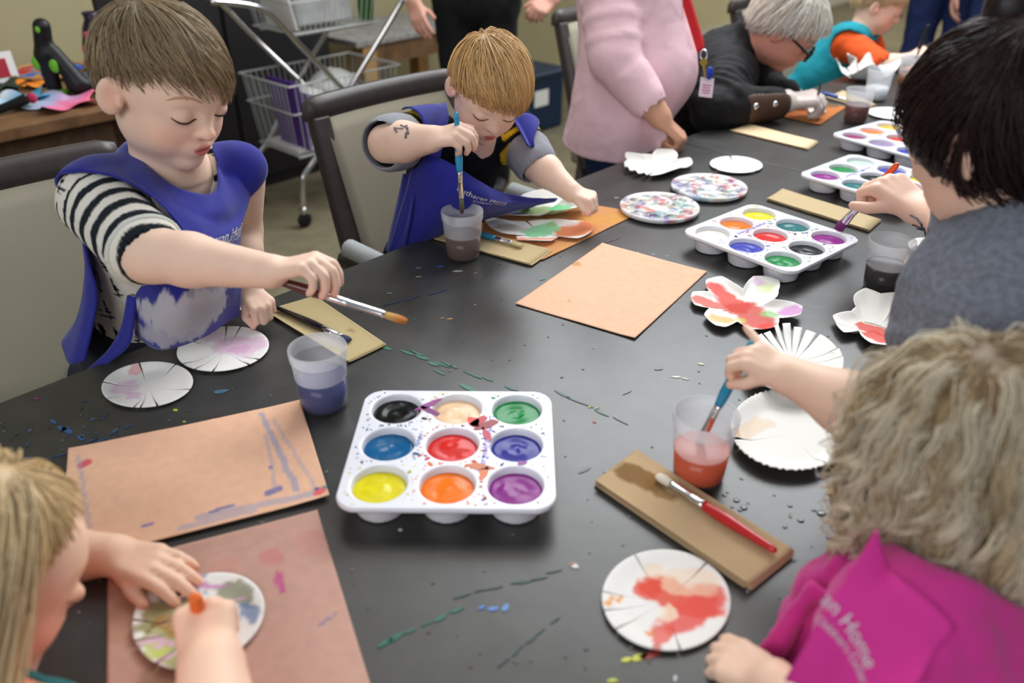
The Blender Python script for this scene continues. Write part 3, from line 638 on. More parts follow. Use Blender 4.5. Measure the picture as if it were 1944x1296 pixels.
def tray(label, corners, colors, seed, spat):
    """corners: left, far, right, near corner pixels of the top rim"""
    Lc, Fc, Rc, Nc = [PZ(x, y, TZ + TH) for x, y in corners]
    c = (Lc + Fc + Rc + Nc) / 4; X = nrm((Nc - Lc) + (Rc - Fc)); Y = A(-X[1], X[0], 0); base = A(c[0], c[1], TZ + .0005)
    o = thing('paint_tray', label, 'paint tray', base, 'white nine-well paint trays'); o.rotation_euler = (0, 0, math.atan2(X[1], X[0]))
    global tray_mesh
    if tray_mesh is None:
        b = mesh_obj('tray_body', tv + base, tf_, M_tray, o); tray_mesh = b.data
    else:
        b = bpy.data.objects.new('tray_body', tray_mesh); COL.objects.link(b); b.parent = o; ORG[b.name] = base
    rg = np.random.default_rng(seed)
    for i in range(3):
        for j in range(3):
            nm, col = colors[i * 3 + j]
            G = paint_mesh(seed * 10 + i * 3 + j) + A((i - 1) * WS, (j - 1) * .0765, 0) + base
            P = G - base; f = fbm(P[..., :2] * 130 + seed, seed)
            C = lerp(srgb(*col) * .80, np.minimum(srgb(*col) * 1.1, 1), f)
            tag(MB().grid(G, C, flip=True).build('paint', mat('wet_paint', vcol=True, rough=.2, spec=.16), o), 'well of %s paint' % nm)
    m = MB()
    for k in range(spat):
        i, j = rg.integers(0, 3, 2); col = srgb(*colors[i * 3 + j][1]) * .75; a = rg.uniform(0, 2 * PI); r = .0385 + abs(rg.normal(0, .006))
        p = A((i - 1) * WS + r * math.cos(a), (j - 1) * .0765 + r * math.sin(a), 0)
        if abs(p[0]) > TW_ - .006 or abs(p[1]) > TD_ - .006 or min(np.hypot(p[0] - x * WS, p[1] - y * .0765) for x in (-1, 0, 1) for y in (-1, 0, 1)) < .0375: continue
        sz = rg.uniform(.0005, .0016) * (2.2 if rg.random() < .1 else 1)
        m.prism(blob_poly(p + base + EZ * (TH + .0013), A(math.cos(a), math.sin(a), 0), A(-math.sin(a), math.cos(a), 0), sz * 1.8, sz, rg, 7), EZ * -.0008, col)
    for k in range(26):
        i, j = rg.integers(0, 3, 2); col = srgb(*colors[i * 3 + j][1]) * .6; a = rg.uniform(0, 2 * PI); r = .0372
        p = A((i - 1) * WS + .0352 * math.cos(a), (j - 1) * .0765 + .0352 * math.sin(a), TH - .005)
        rd = A(math.cos(a), math.sin(a), 0); tg = A(-math.sin(a), math.cos(a), 0); w = rg.uniform(.002, .007)
        m.prism(blob_poly(p + base - rd * .0012, tg, nrm(EZ + rd * .25), w, .0022, rg, 8), rd * .001, col)
    tag(m.build('paint_spatter', M_spat, o, False), kind='stuff')
    return o, base
def tray_text(o, base, text, size, x, y, ang, col, name):
    V, F = scrib(text, size); V = V - V.mean(0); c, s = math.cos(ang), math.sin(ang)
    P = np.stack([x + V[:, 0] * c - V[:, 1] * s, y + V[:, 0] * s + V[:, 1] * c, np.full(len(V), TH + .0016)], -1) + base
    return mesh_obj(name, P, F, mat('ink_' + name + str(col[0]), srgb(*col), .5), o, False)
YE, OR, PU, LB, RE, DB, BK, PE, GR, CR, TE, BB = ('yellow', (228, 214, 30)), ('orange', (250, 122, 26)), ('purple', (138, 36, 132)), ('blue', (18, 92, 142)), ('red', (216, 40, 34)), ('dark blue', (44, 44, 142)), ('black', (12, 12, 12)), ('peach', (244, 206, 164)), ('green', (22, 134, 66)), ('cream', (236, 228, 216)), ('teal', (40, 110, 112)), ('violet blue', (60, 66, 176))
o, b = tray('nine-well paint tray nearest the camera, in the foreground', [(632, 972), (684, 738), (1050, 740), (1066, 978)], [YE, LB, BK, OR, RE, PE, PU, DB, GR], 1, 520)
tray_text(o, b, 'Intergenerational Art', .0135, .043, .0, 1.50, (96, 60, 190), 'handwriting'); tray_text(o, b, 'Richeson', .0075, -.043, .008, 1.50, (40, 110, 190), 'lettering')
rg = np.random.default_rng(5); m = MB()
for x, y, ln, w, a, col in [(-.040, .085, .022, .006, .7, (140, 50, 130)), (-.034, .07, .02, .006, -.6, (120, 34, 110)), (.030, .048, .018, .007, .9, (190, 40, 50)), (.040, .040, .02, .008, .6, (150, 40, 50)), (.025, .046, .012, .008, 2.2, (226, 40, 40)), (.042, .022, .02, .006, 1.9, (190, 50, 80)), (.038, -.045, .018, .007, -.3, (206, 120, 80)), (.042, -.055, .014, .006, 1.4, (220, 120, 70)), (.088, -.036, .008, .005, .3, (140, 50, 140))]:
    d = A(math.cos(a), math.sin(a), 0); m.prism(blob_poly(b + A(x, y, TH + .0017), d, A(-d[1], d[0], 0), ln, w, rg, 19), EZ * -.0008, srgb(*col))
tag(m.build('paint_smear', M_spat, o, False), kind='stuff')
o, b = tray('nine-well paint tray in which the orange brush dips', [(1303, 446), (1427, 384), (1632, 446), (1494, 526)], [CR, OR, YE, BB, RE, TE, GR, BK, PU], 2, 420)
tray_text(o, b, 'Intergenerational', .013, -.042, .0, 1.55, (110, 70, 190), 'handwriting')
o, b = tray('nine-well paint tray behind the towel stack, third from the front', [(1521, 331), (1612, 292), (1800, 345), (1722, 385)], [PU, GR, ('pale green', (190, 214, 196)), TE, ('black', (28, 32, 30)), BB, OR, RE, YE], 3, 200)
tray_text(o, b, 'Intergenerational Art', .012, -.042, .0, 1.55, (110, 80, 190), 'handwriting')
o, b = tray('nine-well paint tray farthest back, beside the reddish water cup', [(1602, 261), (1668, 227), (1815, 262), (1750, 305)], [('plum', (140, 50, 100)), OR, ('amber', (240, 180, 30)), ('lilac', (150, 130, 170)), ('vermilion', (200, 70, 50)), CR, BB, GR, RE], 4, 200)
# ---------------------------------------------------------------- water cups
def cup_mat(z):
    m = mat('frosted_plastic_%d' % (z * 1e4), srgb(228, 230, 236), .22, .5); nt = m.node_tree; b = nt.nodes['Principled BSDF']
    out = nt.nodes['Material Output']; tr = nt.nodes.new('ShaderNodeBsdfTransparent'); tl = nt.nodes.new('ShaderNodeBsdfTranslucent'); tl.inputs[0].default_value = (.85, .87, .9, 1)
    m1 = nt.nodes.new('ShaderNodeMixShader'); m1.inputs[0].default_value = .45; nt.links.new(b.outputs[0], m1.inputs[1]); nt.links.new(tl.outputs[0], m1.inputs[2])
    m2 = nt.nodes.new('ShaderNodeMixShader'); m2.inputs[0].default_value = .20; nt.links.new(tr.outputs[0], m2.inputs[1]); nt.links.new(m1.outputs[0], m2.inputs[2]); nt.links.new(m2.outputs[0], out.inputs[0])
    tc = nt.nodes.new('ShaderNodeTexCoord'); sx = nt.nodes.new('ShaderNodeSeparateXYZ'); mr = nt.nodes.new('ShaderNodeMapRange'); nt.links.new(tc.outputs['Object'], sx.inputs[0]); nt.links.new(sx.outputs[2], mr.inputs[0])
    for i, v in ((1, z - .001), (2, z + .001), (3, .08), (4, .42)): mr.inputs[i].default_value = v   # plastic wetted by the water looks clearer
    nt.links.new(mr.outputs[0], m2.inputs[0]); return m
CUPM = {}
def cup(label, bx, by, col, lvl, h=.095, r0=.0325, r1=.0395):
    b = PZ(bx, by); b[2] = TZ + .0005; o = thing('water_cup', label, 'cup', b, 'plastic water cups')
    def R(z): return r0 + (r1 - r0) * z / h * .85
    p = [(.001, .001), (r0 - .003, .001), (r0, .004), (R(.02), .02), (R(h * .5), h * .5), (R(h - .018), h - .018), (R(h - .016) + .0016, h - .016), (r1, h - .013), (r1 + .0006, h - .002), (r1, h), (r1 - .0014, h), (r1 - .0024, h - .012), (R(h - .02) - .0011, h - .02)]
    MB().lathe(b, p, 40).build('cup_wall', cup_mat(h * lvl), o)
    if lvl > 0:
        z = h * lvl
        MB().lathe(b, [(.001, .0025), (r0 - .004, .0025), (r0 - .0013, .006), (R(z) - .0014, z), (R(z) - .003, z - .0006), (.001, z - .0008)], 40).build('water', mat('water_%d_%d' % (bx, by), srgb(*col), .2, .3), o)
    return o
cup('frosted cup of blue-violet water left of the paint tray', 617, 768, (66, 72, 118), .52)
cup('frosted cup of grey-brown water under the blue brush', 880, 487, (92, 72, 64), .50)
cup('frosted cup of orange water the child in magenta dips into', 1325, 902, (206, 84, 44), .46)
cup('frosted cup of blackish water beside the grey shirt sleeve', 1672, 548, (34, 26, 30), .50)
cup('frosted cup of red-brown water near the gloved hand', 1622, 232, (88, 46, 38), .55)
cup('nearly clear cup of plain water at the far table', 1661, 189, (205, 212, 216), .42)
cup('frosted cup of amber-brown water farthest back', 1722, 163, (120, 72, 40), .42)
# ---------------------------------------------------------------- brushes
M_ferr = mat('brush_ferrule', (.78, .78, .78), .22, .5, metal=1.)
def brush(label, tip, end, col, bcol=(190, 160, 100), lb=.022, lf=.04, r=.0048, tipcol=None, flat=.55, name='paint_brush', rf=None, w=1.):
    tip = np.asarray(tip, float); end = np.asarray(end, float); Ln = np.linalg.norm(end - tip); d = (end - tip) / Ln
    o = thing(name, label, 'brush', tip, 'paint brushes'); rf = rf or r * 1.05
    ref = EZ if abs(d[2]) < .8 else A(1, 0, 0)
    x = np.array([0, .25, .5, .8, 1.]); rad = np.array([.9, 1.25, 1.3, 1.15, 1.0]) * rf * w
    C = lerp(srgb(*(tipcol or bcol)), srgb(*bcol), np.repeat(sstep(.2, .8, x), 10)); m = MB().tube(tip + d * lb * x[:, None] - 0 * d, rad, 10, cap=True, flat=flat, nref=ref); m.C = [C]
    m.build('bristles', mat('bristle', vcol=True, rough=.8, bump=.4, bscale=900), o)
    x = np.array([0, .05, .6, .62, .66, .7, .9, 1.]); rad = np.array([1.0 * w, 1.02 * w, 1, 1.12, 1, 1.1, 1.06, 1.02]) * rf
    MB().tube(tip + d * (lb + lf * x[:, None]), rad, 12, flat=.8, nref=ref).build('ferrule', M_ferr, o)
    x = np.array([0, .06, .2, .4, .7, .92, .985, 1.]); rad = np.array([1., 1.08, 1.28, 1.2, .92, .78, .6, .2]) * r
    MB().tube(tip + d * (lb + lf - .001 + (Ln - lb - lf) * x[:, None]), rad, 12).build('handle', mat('handle_%d_%d_%d' % col, srgb(*col), .25, .5, coat=.4), o)
    return o
def up(p, z): p = np.array(p); p[2] = z; return p
brush('black-handled brush lying on the folded towels by the child in striped sleeves', PZ(664, 646, TZ + .0095), PZ(521, 582, TZ + .0105), (26, 24, 28), (60, 62, 90), lb=.02, lf=.036, r=.0052)
brush('blue-handled brush lying on the towel behind the brown water', PZ(992, 467, TZ + .010), PZ(868, 432, TZ + .011), (40, 150, 196), (206, 190, 140), lb=.026, lf=.04, r=.0048)
brush('red-handled brush lying on the stained towel stack', PZ(1248, 902, TZ + .0150), PZ(1476, 1048, TZ + .0155), (196, 34, 38), (225, 215, 195), lb=.022, lf=.050, r=.0056)
brush('blue-handled brush lying near the gloved hand', PZ(1612, 191, TZ + .008), PZ(1558, 175, TZ + .009), (34, 66, 160), (190, 170, 120), lb=.012, lf=.03, r=.006)
# ---------------------------------------------------------------- paint marks on the table
rg = np.random.default_rng(9); m = MB()
def spot(px, py, rx, ry, a, col, n=12):
    c = PZ(px, py, TZ + .0009); d = A(math.cos(a), math.sin(a), 0); m.prism(blob_poly(c, d, A(-d[1], d[0], 0), rx, ry, rg, n), EZ * -.0006, srgb(*col))
def streak(x0, y0, x1, y1, w, col, k=6):
    for i in range(k):
        t = (i + rg.uniform(-.3, .3)) / max(1, k - 1); a = PZ(x0 + (x1 - x0) * t, y0 + (y1 - y0) * t); e = PZ(x1, y1) - PZ(x0, y0)
        ln = np.linalg.norm(e) / k; px = x0 + (x1 - x0) * t + rg.uniform(-4, 4); py = y0 + (y1 - y0) * t + rg.uniform(-3, 3)
        spot(px, py, ln * rg.uniform(.5, .8), w * rg.uniform(.5, 1.2), math.atan2(e[1], e[0]) + rg.uniform(-.08, .08), col)
GT = (34, 104, 84); BT = (44, 70, 104)
streak(725, 1222, 860, 1160, .0028, GT, 6); streak(880, 1130, 1060, 1085, .0016, (36, 70, 60), 7); streak(950, 1260, 1050, 1180, .0016, (34, 66, 56), 6)
streak(800, 672, 960, 735, .0036, (56, 104, 86), 6); streak(735, 660, 830, 690, .0046, (60, 112, 92), 4); streak(700, 590, 820, 555, .0050, (40, 54, 70), 4); streak(1060, 745, 1180, 800, .0026, (66, 92, 82), 5); streak(830, 705, 880, 730, .004, (64, 120, 96), 2)
streak(60, 880, 140, 860, .003, BT, 4); streak(100, 800, 150, 830, .004, (60, 96, 140), 4); streak(170, 840, 240, 812, .003, BT, 4)
for px, py, rx, ry, a, col in [(935, 1155, .008, .003, .3, (84, 128, 190)), (915, 1152, .006, .0025, .5, (70, 118, 180)), (960, 1152, .005, .003, 1.2, (96, 136, 190)), (1090, 1073, .006, .0035, -.4, (214, 206, 196)), (1285, 715, .009, .0025, -.1, (214, 216, 196)), (1300, 718, .007, .002, -.5, (196, 200, 180)),
    (333, 778, .004, .003, 0, (186, 206, 60)), (350, 800, .003, .002, 0, (150, 190, 70)), (405, 795, .0025, .002, 0, (205, 96, 60)), (420, 742, .012, .005, .3, (70, 104, 124)), (855, 605, .006, .003, .2, (180, 140, 84)), (840, 603, .005, .0025, .9, (150, 116, 76)), (685, 655, .012, .005, .1, (150, 160, 164)), (665, 640, .008, .004, .3, (120, 136, 150)), (740, 556, .007, .004, 0, (96, 104, 112)),
    (835, 505, .007, .005, .2, (60, 82, 160)), (795, 508, .006, .003, .3, (120, 128, 126)), (870, 514, .011, .004, .1, (140, 142, 144)), (795, 525, .006, .002, .1, (150, 150, 110)), (1030, 530, .008, .002, .5, (70, 140, 116)), (1210, 480, .006, .002, 1, (190, 198, 205)), (1240, 482, .004, .0015, .8, (190, 190, 196)), (1266, 486, .003, .001, .5, (196, 196, 200)), (1170, 375, .007, .002, .1, (200, 200, 200)),
    (1213, 1247, .010, .004, .4, (196, 196, 60)), (1190, 1252, .006, .003, .3, (205, 205, 70)), (1235, 1243, .012, .005, .2, (150, 50, 40)), (1162, 1290, .006, .0025, .1, (190, 196, 60)), (1282, 1288, .005, .002, 1.2, (200, 205, 205)), (1128, 800, .003, .003, 0, (170, 54, 46)), (1133, 774, .005, .002, .6, (96, 140, 66)), (1120, 772, .0025, .002, 0, (180, 170, 70)), (1420, 1122, .004, .002, 1.3, (150, 150, 150)), (70, 756, .004, .003, 0, (140, 50, 110)), (1330, 690, .003, .006, 1.3, (190, 196, 160)),
    (1085, 1070, .004, .002, .6, (205, 140, 100)), (760, 1005, .003, .002, 0, (205, 205, 200)), (1190, 745, .01, .0016, .6, (80, 100, 96)), (1110, 890, .012, .004, .7, (92, 98, 98)), (1250, 700, .008, .003, .1, (96, 100, 84)), (1140, 520, .02, .0015, .7, (100, 66, 56)), (1165, 455, .02, .002, .7, (96, 64, 56)), (1560, 905, .01, .004, .5, (30, 29, 29)), (1500, 745, .006, .003, .2, (70, 84, 96))]:
    spot(px, py, rx, ry, a, col)
for k in range(230):
    px, py = rg.uniform(0, 1600), rg.uniform(420, 1290)
    col = [(104, 106, 106), (84, 92, 100), (64, 80, 98), (70, 92, 82), (96, 88, 78), (130, 130, 126), (86, 64, 62), (58, 78, 74)][rg.integers(0, 8)]; r = rg.uniform(.0006, .0022)
    p = PZ(px, py); t_ = p @ E2; s_ = p @ E1
    if TL0 + .02 < t_ < TR0 - .02 and 0 < s_ < 1.9: spot(px, py, r * rg.uniform(1, 2.2), r, rg.uniform(0, 3), col, 7)
for k in range(60):
    px, py = rg.normal(170, 90), rg.normal(820, 40); r = rg.uniform(.0008, .004); p = PZ(px, py)
    if p @ E2 > TL0 + .02: spot(px, py, r * 1.4, r * .8, rg.uniform(0, 3), [(64, 90, 116), (58, 76, 100), (80, 98, 112), (48, 60, 74)][k % 4], 13)
tag(m.build('paint_marks', M_spat, TAB1, False), kind='stuff')
m = MB(); rg = np.random.default_rng(19)
for x, y, r in [(1398, 950, .004), (1412, 964, .0045), (1405, 968, .003), (1390, 962, .0025), (1420, 955, .002), (1375, 940, .003), (1500, 960, .003), (1560, 975, .006), (1545, 968, .003), (1520, 988, .004), (1575, 1020, .004), (1490, 1000, .003), (1470, 940, .002)]:
    c = PZ(x, y, TZ + .0002); m.lathe(c, [(r, 0), (r * .92, r * .12), (r * .6, r * .22), (r * .2, r * .26), (.0001, r * .26)], 12)
tag(tag(m.build('water_drops', mat('water_drop', srgb(60, 60, 62), .03, .6)), 'spilled water drops beside the cup of orange water', 'water', kind='stuff'))
# ---------------------------------------------------------------- crafts on the counter
def flat_craft(label, px, py, rx, ry, cols, seed, name='paper_flower'):
    c = PZ(px, py, .745); R = np.linalg.norm(PZ(px + rx, py, .745) - c); rg = np.random.default_rng(seed); n = 60
    T, r = np.meshgrid(np.linspace(0, 2 * PI, n + 1), np.linspace(0, 1, 14)); lob = 1 + .22 * np.sin(5 * T + seed); asp = np.linalg.norm(PZ(px, py + ry, .745) - c) / R
    X = r * lob * R * np.cos(T); Y = r * lob * R * asp * np.sin(T); Z = .004 + .018 * r ** 2 * (.5 + .5 * np.sin(5 * T + seed + 1)) + .004 * fbm(np.stack([X, Y], -1) * 30, seed)
    f = np.clip((X / R + 1) / 2 + .4 * (fbm(np.stack([X, Y], -1) * 25, seed) - .5), 0, .999) * (len(cols) - 1); i = f.astype(int)
    cc = np.array([srgb(*k) for k in cols]); C = lerp(1, 1, f * 0) if False else cc[i] * (1 - (f - i))[..., None] + cc[i + 1] * (f - i)[..., None]
    o = MB().grid(np.stack([X, Y, Z], -1) + A(c[0], c[1], .74), C, flip=True).build(name, M_vpaper, None, solid=.001)
    return tag(o, label, 'paper craft', 'paper crafts on the counter')
flat_craft('sky-blue paper flower at the left end of the counter', 38, 190, 46, 12, [(225, 235, 245), (70, 176, 226), (90, 190, 235)], 1)
flat_craft('grey-blue to pink paper flower in front of the glue gun', 118, 196, 62, 15, [(150, 176, 190), (170, 170, 205), (232, 110, 150), (236, 120, 130)], 2)
flat_craft('orange paper flower behind the glue gun', 75, 160, 32, 7, [(226, 130, 40), (240, 150, 60)], 3)
flat_craft('orange paper petals beside the ear of the child in striped sleeves', 215, 178, 24, 7, [(236, 150, 80), (230, 160, 90)], 4)
flat_craft('dark green paper leaf at the back of the counter', 12, 165, 36, 9, [(40, 56, 44), (60, 76, 60)], 5)
c = PZ(92, 140, .745); T = np.linspace(0, 2 * PI, 60)
o = thing('embroidery_hoop', 'round hoop with blue and red cloth leaning at the wall end', 'hoop', c)
Rh = np.linalg.norm(PZ(92 + 68, 140, .745) - c)
MB().tube(np.stack([c[0] + Rh * np.cos(T), c[1] + Rh * np.sin(T), np.full(60, .755)], -1), .008, 8, cap=False).build('ring', M_pine, o)
r = np.linspace(0, .97, 12); Tm, Rm = np.meshgrid(T, r); G = np.stack([c[0] + Rh * Rm * np.cos(Tm), c[1] + Rh * Rm * np.sin(Tm), .755 + .004 * fbm(np.stack([Tm, Rm * 9], -1), 3)], -1)
f = fbm(G[..., :2] * 18, 8); C = np.where((f > .56)[..., None], srgb(50, 90, 190), np.where((f < .42)[..., None], srgb(190, 60, 60), srgb(120, 150, 150)))
MB().grid(G, C, flip=True).build('cloth', M_vpaper, o, solid=.001)
c = PZ(112, 180, .74); gz = lambda x, z, y=0: c + AR * x + EZ * z + A(0, 1, 0) * y
o = thing('glue_gun', 'black and lime green glue gun standing on the counter', 'glue gun', c)
V, F = Sdf().u(capsule(gz(-.008, .022), gz(-.012, .12), .023, .026)).u(capsule(gz(-.012, .12), gz(.004, .21), .028, .026), .02).u(capsule(gz(.02, .13), gz(.075, .035), .024, .03), .02).u(capsule(gz(.06, .03), gz(.10, .03), .024, .012), .02).mesh(.005)
mesh_obj('body', V, F, M_black, o)
M_lime = mat('lime_plastic', srgb(120, 200, 50), .4)
for x, z, r in ((-.032, .105, .016), (.022, .098, .018), (.002, .205, .010)):
    V, F = Sdf().u(ellipsoid(gz(x, z, -.018), (r, .012, r * 1.4))).mesh(.004); mesh_obj('button', V, F, M_lime, o)
MB().lathe(gz(-.008, 0), [(.001, 0), (.042, 0), (.040, .012), (.022, .018), (.001, .018)], 20).build('base', M_lime, o)
c = PZ(176, 172, .74)
tag(MB().lathe(c, [(.001, 0), (.055, 0), (.062, .05), (.058, .05), (.05, .006), (.001, .006)], 26).build('glass_dish', mat('grey_glass', srgb(92, 98, 104), .15, .5, alpha=.8)), 'low grey glass dish beside the glue gun', 'dish')
c = PZ(199, 142, .74); o = thing('painted_vase', 'dark flower-painted vase behind the head of the child in striped sleeves', 'vase', c)
MB().lathe(c, [(.001, 0), (.03, 0), (.046, .05), (.05, .10), (.036, .16), (.022, .19), (.028, .21), (.024, .21), (.018, .19), (.001, .18)], 26).build('body', mat('dark_glaze', srgb(40, 26, 50), .3), o)
for k in range(9):
    a = -PI / 2 + (k % 3 - 1) * .7 + .2 * (k // 3); z = .05 + .045 * (k // 3); r = .050 - .012 * (k // 3 == 2); q = c + A(math.cos(a) * r, math.sin(a) * r, z)
    V, F = Sdf().u(ellipsoid(q, (.013, .006, .014))).mesh(.004); mesh_obj('painted_flower', V, F, mat('flower_%d' % (k % 3), srgb(*[(220, 90, 120), (230, 180, 60), (170, 60, 90)][k % 3]), .5), o)
c = PZ(8, 158, .74); o = thing('picture_card', 'white card with a red shape leaning at the counter end', 'card', c)
MB().box(c + EZ * .05, .10, .004, .10, (E1, nrm(E2 + EZ * .2), nrm(EZ - E2 * .2))).build('card', M_white, o, False)
MB().box(c + EZ * .05 + E2 * .004, .05, .003, .06, (E1, nrm(E2 + EZ * .2), nrm(EZ - E2 * .2))).build('shape', mat('red_print', srgb(170, 40, 56), .6), o, False, bevel=.001)
c = PZ(25, 205, .755); P = catmull([c + A(-.10, -.05, -.006), c + A(-.04, -.03, .0), c + A(.0, 0, .01), c + A(.03, .03, .02)], 14)
o = thing('pipe_cleaner_bug', 'black fuzzy caterpillar craft at the counter front', 'craft', c)
MB().tube(P, np.linspace(.010, .016, 14), 10).build('body', mat('black_fuzz', srgb(20, 18, 20), .95, bump=1., bscale=300), o)
V, F = Sdf().u(ellipsoid(P[-1] + A(.012, .01, 0), (.016, .016, .016))).mesh(.004); mesh_obj('pompon', V, F, mat('pink_fuzz', srgb(170, 50, 80), .95), o)
# ================================================================= people: shared modelling
def frame(fwd, up=EZ, roll=0.):
    """columns: person's right, forward, up"""
    y = nrm(fwd); z = nrm(np.asarray(up) - y * np.dot(up, y)); x = np.cross(y, z)
    if roll: x, z = x * math.cos(roll) + z * math.sin(roll), z * math.cos(roll) - x * math.sin(roll)
    return np.stack([x, y, z], 1)
def face_dir(az, pitch):
    """azimuth in degrees in the ground plane, pitch in degrees downwards -> frame (right, forward, up)"""
    a, p = math.radians(az), math.radians(pitch); y = A(math.cos(a) * math.cos(p), math.sin(a) * math.cos(p), -math.sin(p))
    return y
def head(S, c, R, H, adult=False, mouth=0., fat=1.):
    def P(x, y, z): return c + R @ (A(x, y, z) * H)
    def E(x, y, z, a, b, d, Q=None): return ellipsoid(P(x, y, z), A(a, b, d) * H, R if Q is None else R @ Q)
    def Cp(p, q, a, b): return capsule(P(*p), P(*q), a * H, b * H)
    w = .345 if adult else .350
    S.u(E(0, -.07, .12, w, .45, .385)).u(E(0, .10, -.17, .275 * fat, .30, .34), .12 * H).u(E(0, .14, .08, .30, .28, .30), .1 * H)
    for s in (-1, 1):
        S.u(E(s * .155, .20, -.19, .125 * fat, .13, .13), .10 * H).u(E(s * .20, .02, -.26, .08, .14, .12), .10 * H)
    S.u(E(0, .29, -.40, .095, .085, .085), .09 * H)
    for s in (-1, 1): S.sub(E(s * .155, .445, .005, .085, .085, .06), .07 * H)
    for s in (-1, 1): S.u(E(s * .15, .325, -.005, .075, .075, .062), .03 * H)
    S.u(Cp((0, .375, .0), (0, .435, -.115), .022, .040), .045 * H).u(E(0, .445, -.125, .046, .044, .040), .03 * H)
    for s in (-1, 1): S.u(E(s * .047, .405, -.135, .030, .032, .028), .02 * H)
    S.u(E(0, .36, -.255, .105, .055, .07), .06 * H)
    S.u(E(0, .408, -.240, .070, .026, .021), .015 * H).u(E(0, .402, -.285, .062, .028, .024), .015 * H)
    S.sub(E(0, .435, -.262, .078, .03, .006), .012 * H)
    for s in (-1, 1):
        Q = np.array([[math.cos(.55 * s), -math.sin(.55 * s), 0], [math.sin(.55 * s), math.cos(.55 * s), 0], [0, 0, 1]])
        S.u(E(s * .385, -.055, -.045, .030, .092, .138, Q), .018 * H)
        S.sub(E(s * .424, -.028, -.035, .030, .052, .090, Q), .02 * H)
        S.u(E(s * .375, .02, -.06, .025, .03, .04), .02 * H)
    return P
def skin_cols(V, base, heads=(), red=.5, tips=()):
    """skin colour with blush, lips and warm ears; heads: (c,R,H)"""
    C = np.broadcast_to(np.asarray(base, float), V.shape).copy()
    C *= (1 + .10 * (fbm(V * 60, 4) - .5))[:, None]
    def mixin(col, m):
        C[:] = C * (1 - m[:, None]) + np.asarray(col) * m[:, None]
    for c, R, H in heads:
        q = (V - c) @ R / H
        def bl(x, y, z, a, b, d): return np.exp(-(((q[:, 0] - x) / a) ** 2 + ((q[:, 1] - y) / b) ** 2 + ((q[:, 2] - z) / d) ** 2))
        pink = base * A(1.02, .62, .58)
        mixin(pink, .55 * red * (bl(.2, .28, -.17, .13, .2, .10) + bl(-.2, .28, -.17, .13, .2, .10)).clip(0, 1))
        mixin(pink, .5 * red * bl(0, .47, -.13, .06, .06, .05)); mixin(base * A(1.0, .5, .42), .55 * red * (bl(.4, -.02, -.04, .05, .07, .11) + bl(-.4, -.02, -.04, .05, .07, .11)).clip(0, 1))
        lip = ((np.abs(q[:, 0]) < .075) & (q[:, 1] > .34)); f = 1 - sstep(.7, 1.1, np.hypot(q[:, 0] / .078, (q[:, 2] + .262) / .048))
        mixin(srgb(196, 92, 88), .85 * f * lip); f = 1 - sstep(.3, 1.1, np.hypot(q[:, 0] / .075, (q[:, 2] + .262) / .009)); mixin(srgb(120, 44, 44), .8 * f * lip)
        for s in (-1, 1): mixin(srgb(120, 50, 44), .7 * bl(s * .028, .44, -.165, .016, .05, .014))
    for t in tips:
        m = np.exp(-(np.linalg.norm(V - t, axis=1) / .011) ** 2); mixin(base * A(1.03, .70, .66), .5 * m)
    return C
def arc_on_head(S, c, R, H, pts, n=12):
    """points (x,z in head units) dropped onto the face from the front"""
    q = catmull([A(x, .62, z) for x, z in pts], n); p = c + (q * H) @ R.T; d = -R[:, 1]
    for _ in range(30): p = p + d * np.clip(S(p), -1, .02)[:, None] * .8
    return p
def brows_lashes(S, c, R, H, parent, bcol, lcol=(70, 50, 40), open_eye=None, bw=.016):
    S = Sdf(); head(S, c, R, H)
    for s in (-1, 1):
        p = arc_on_head(S, c, R, H, [(s * .07, .115), (s * .14, .145), (s * .215, .135), (s * .26, .10)]); x = np.linspace(0, 1, len(p))
        MB().tube(p + R[:, 1] * .001 * 0, bw * H * (np.sin(PI * (.12 + .85 * x)) * .8 + .2), 8, flat=.35, nref=R[:, 1]).build('eyebrow', mat('brow_%d_%d' % bcol[:2], srgb(*bcol), .8), parent)
        p = arc_on_head(S, c, R, H, [(s * .075, -.018), (s * .115, -.034), (s * .155, -.040), (s * .20, -.032), (s * .232, -.012)])
        MB().tube(p, .0095 * H * (np.sin(PI * (.1 + .8 * np.linspace(0, 1, len(p)))) * .7 + .3), 6, nref=R[:, 1]).build('eyelashes', mat('lash_%d_%d' % lcol[:2], srgb(*lcol), .7), parent)
        if open_eye is not None:
            p = arc_on_head(S, c, R, H, [(s * .08, .03), (s * .13, .052), (s * .18, .05), (s * .228, .022)])
            MB().tube(p, .0035 * H, 5, nref=R[:, 1]).build('eyelid_crease', mat('lid_crease', srgb(176, 116, 100), .7), parent)
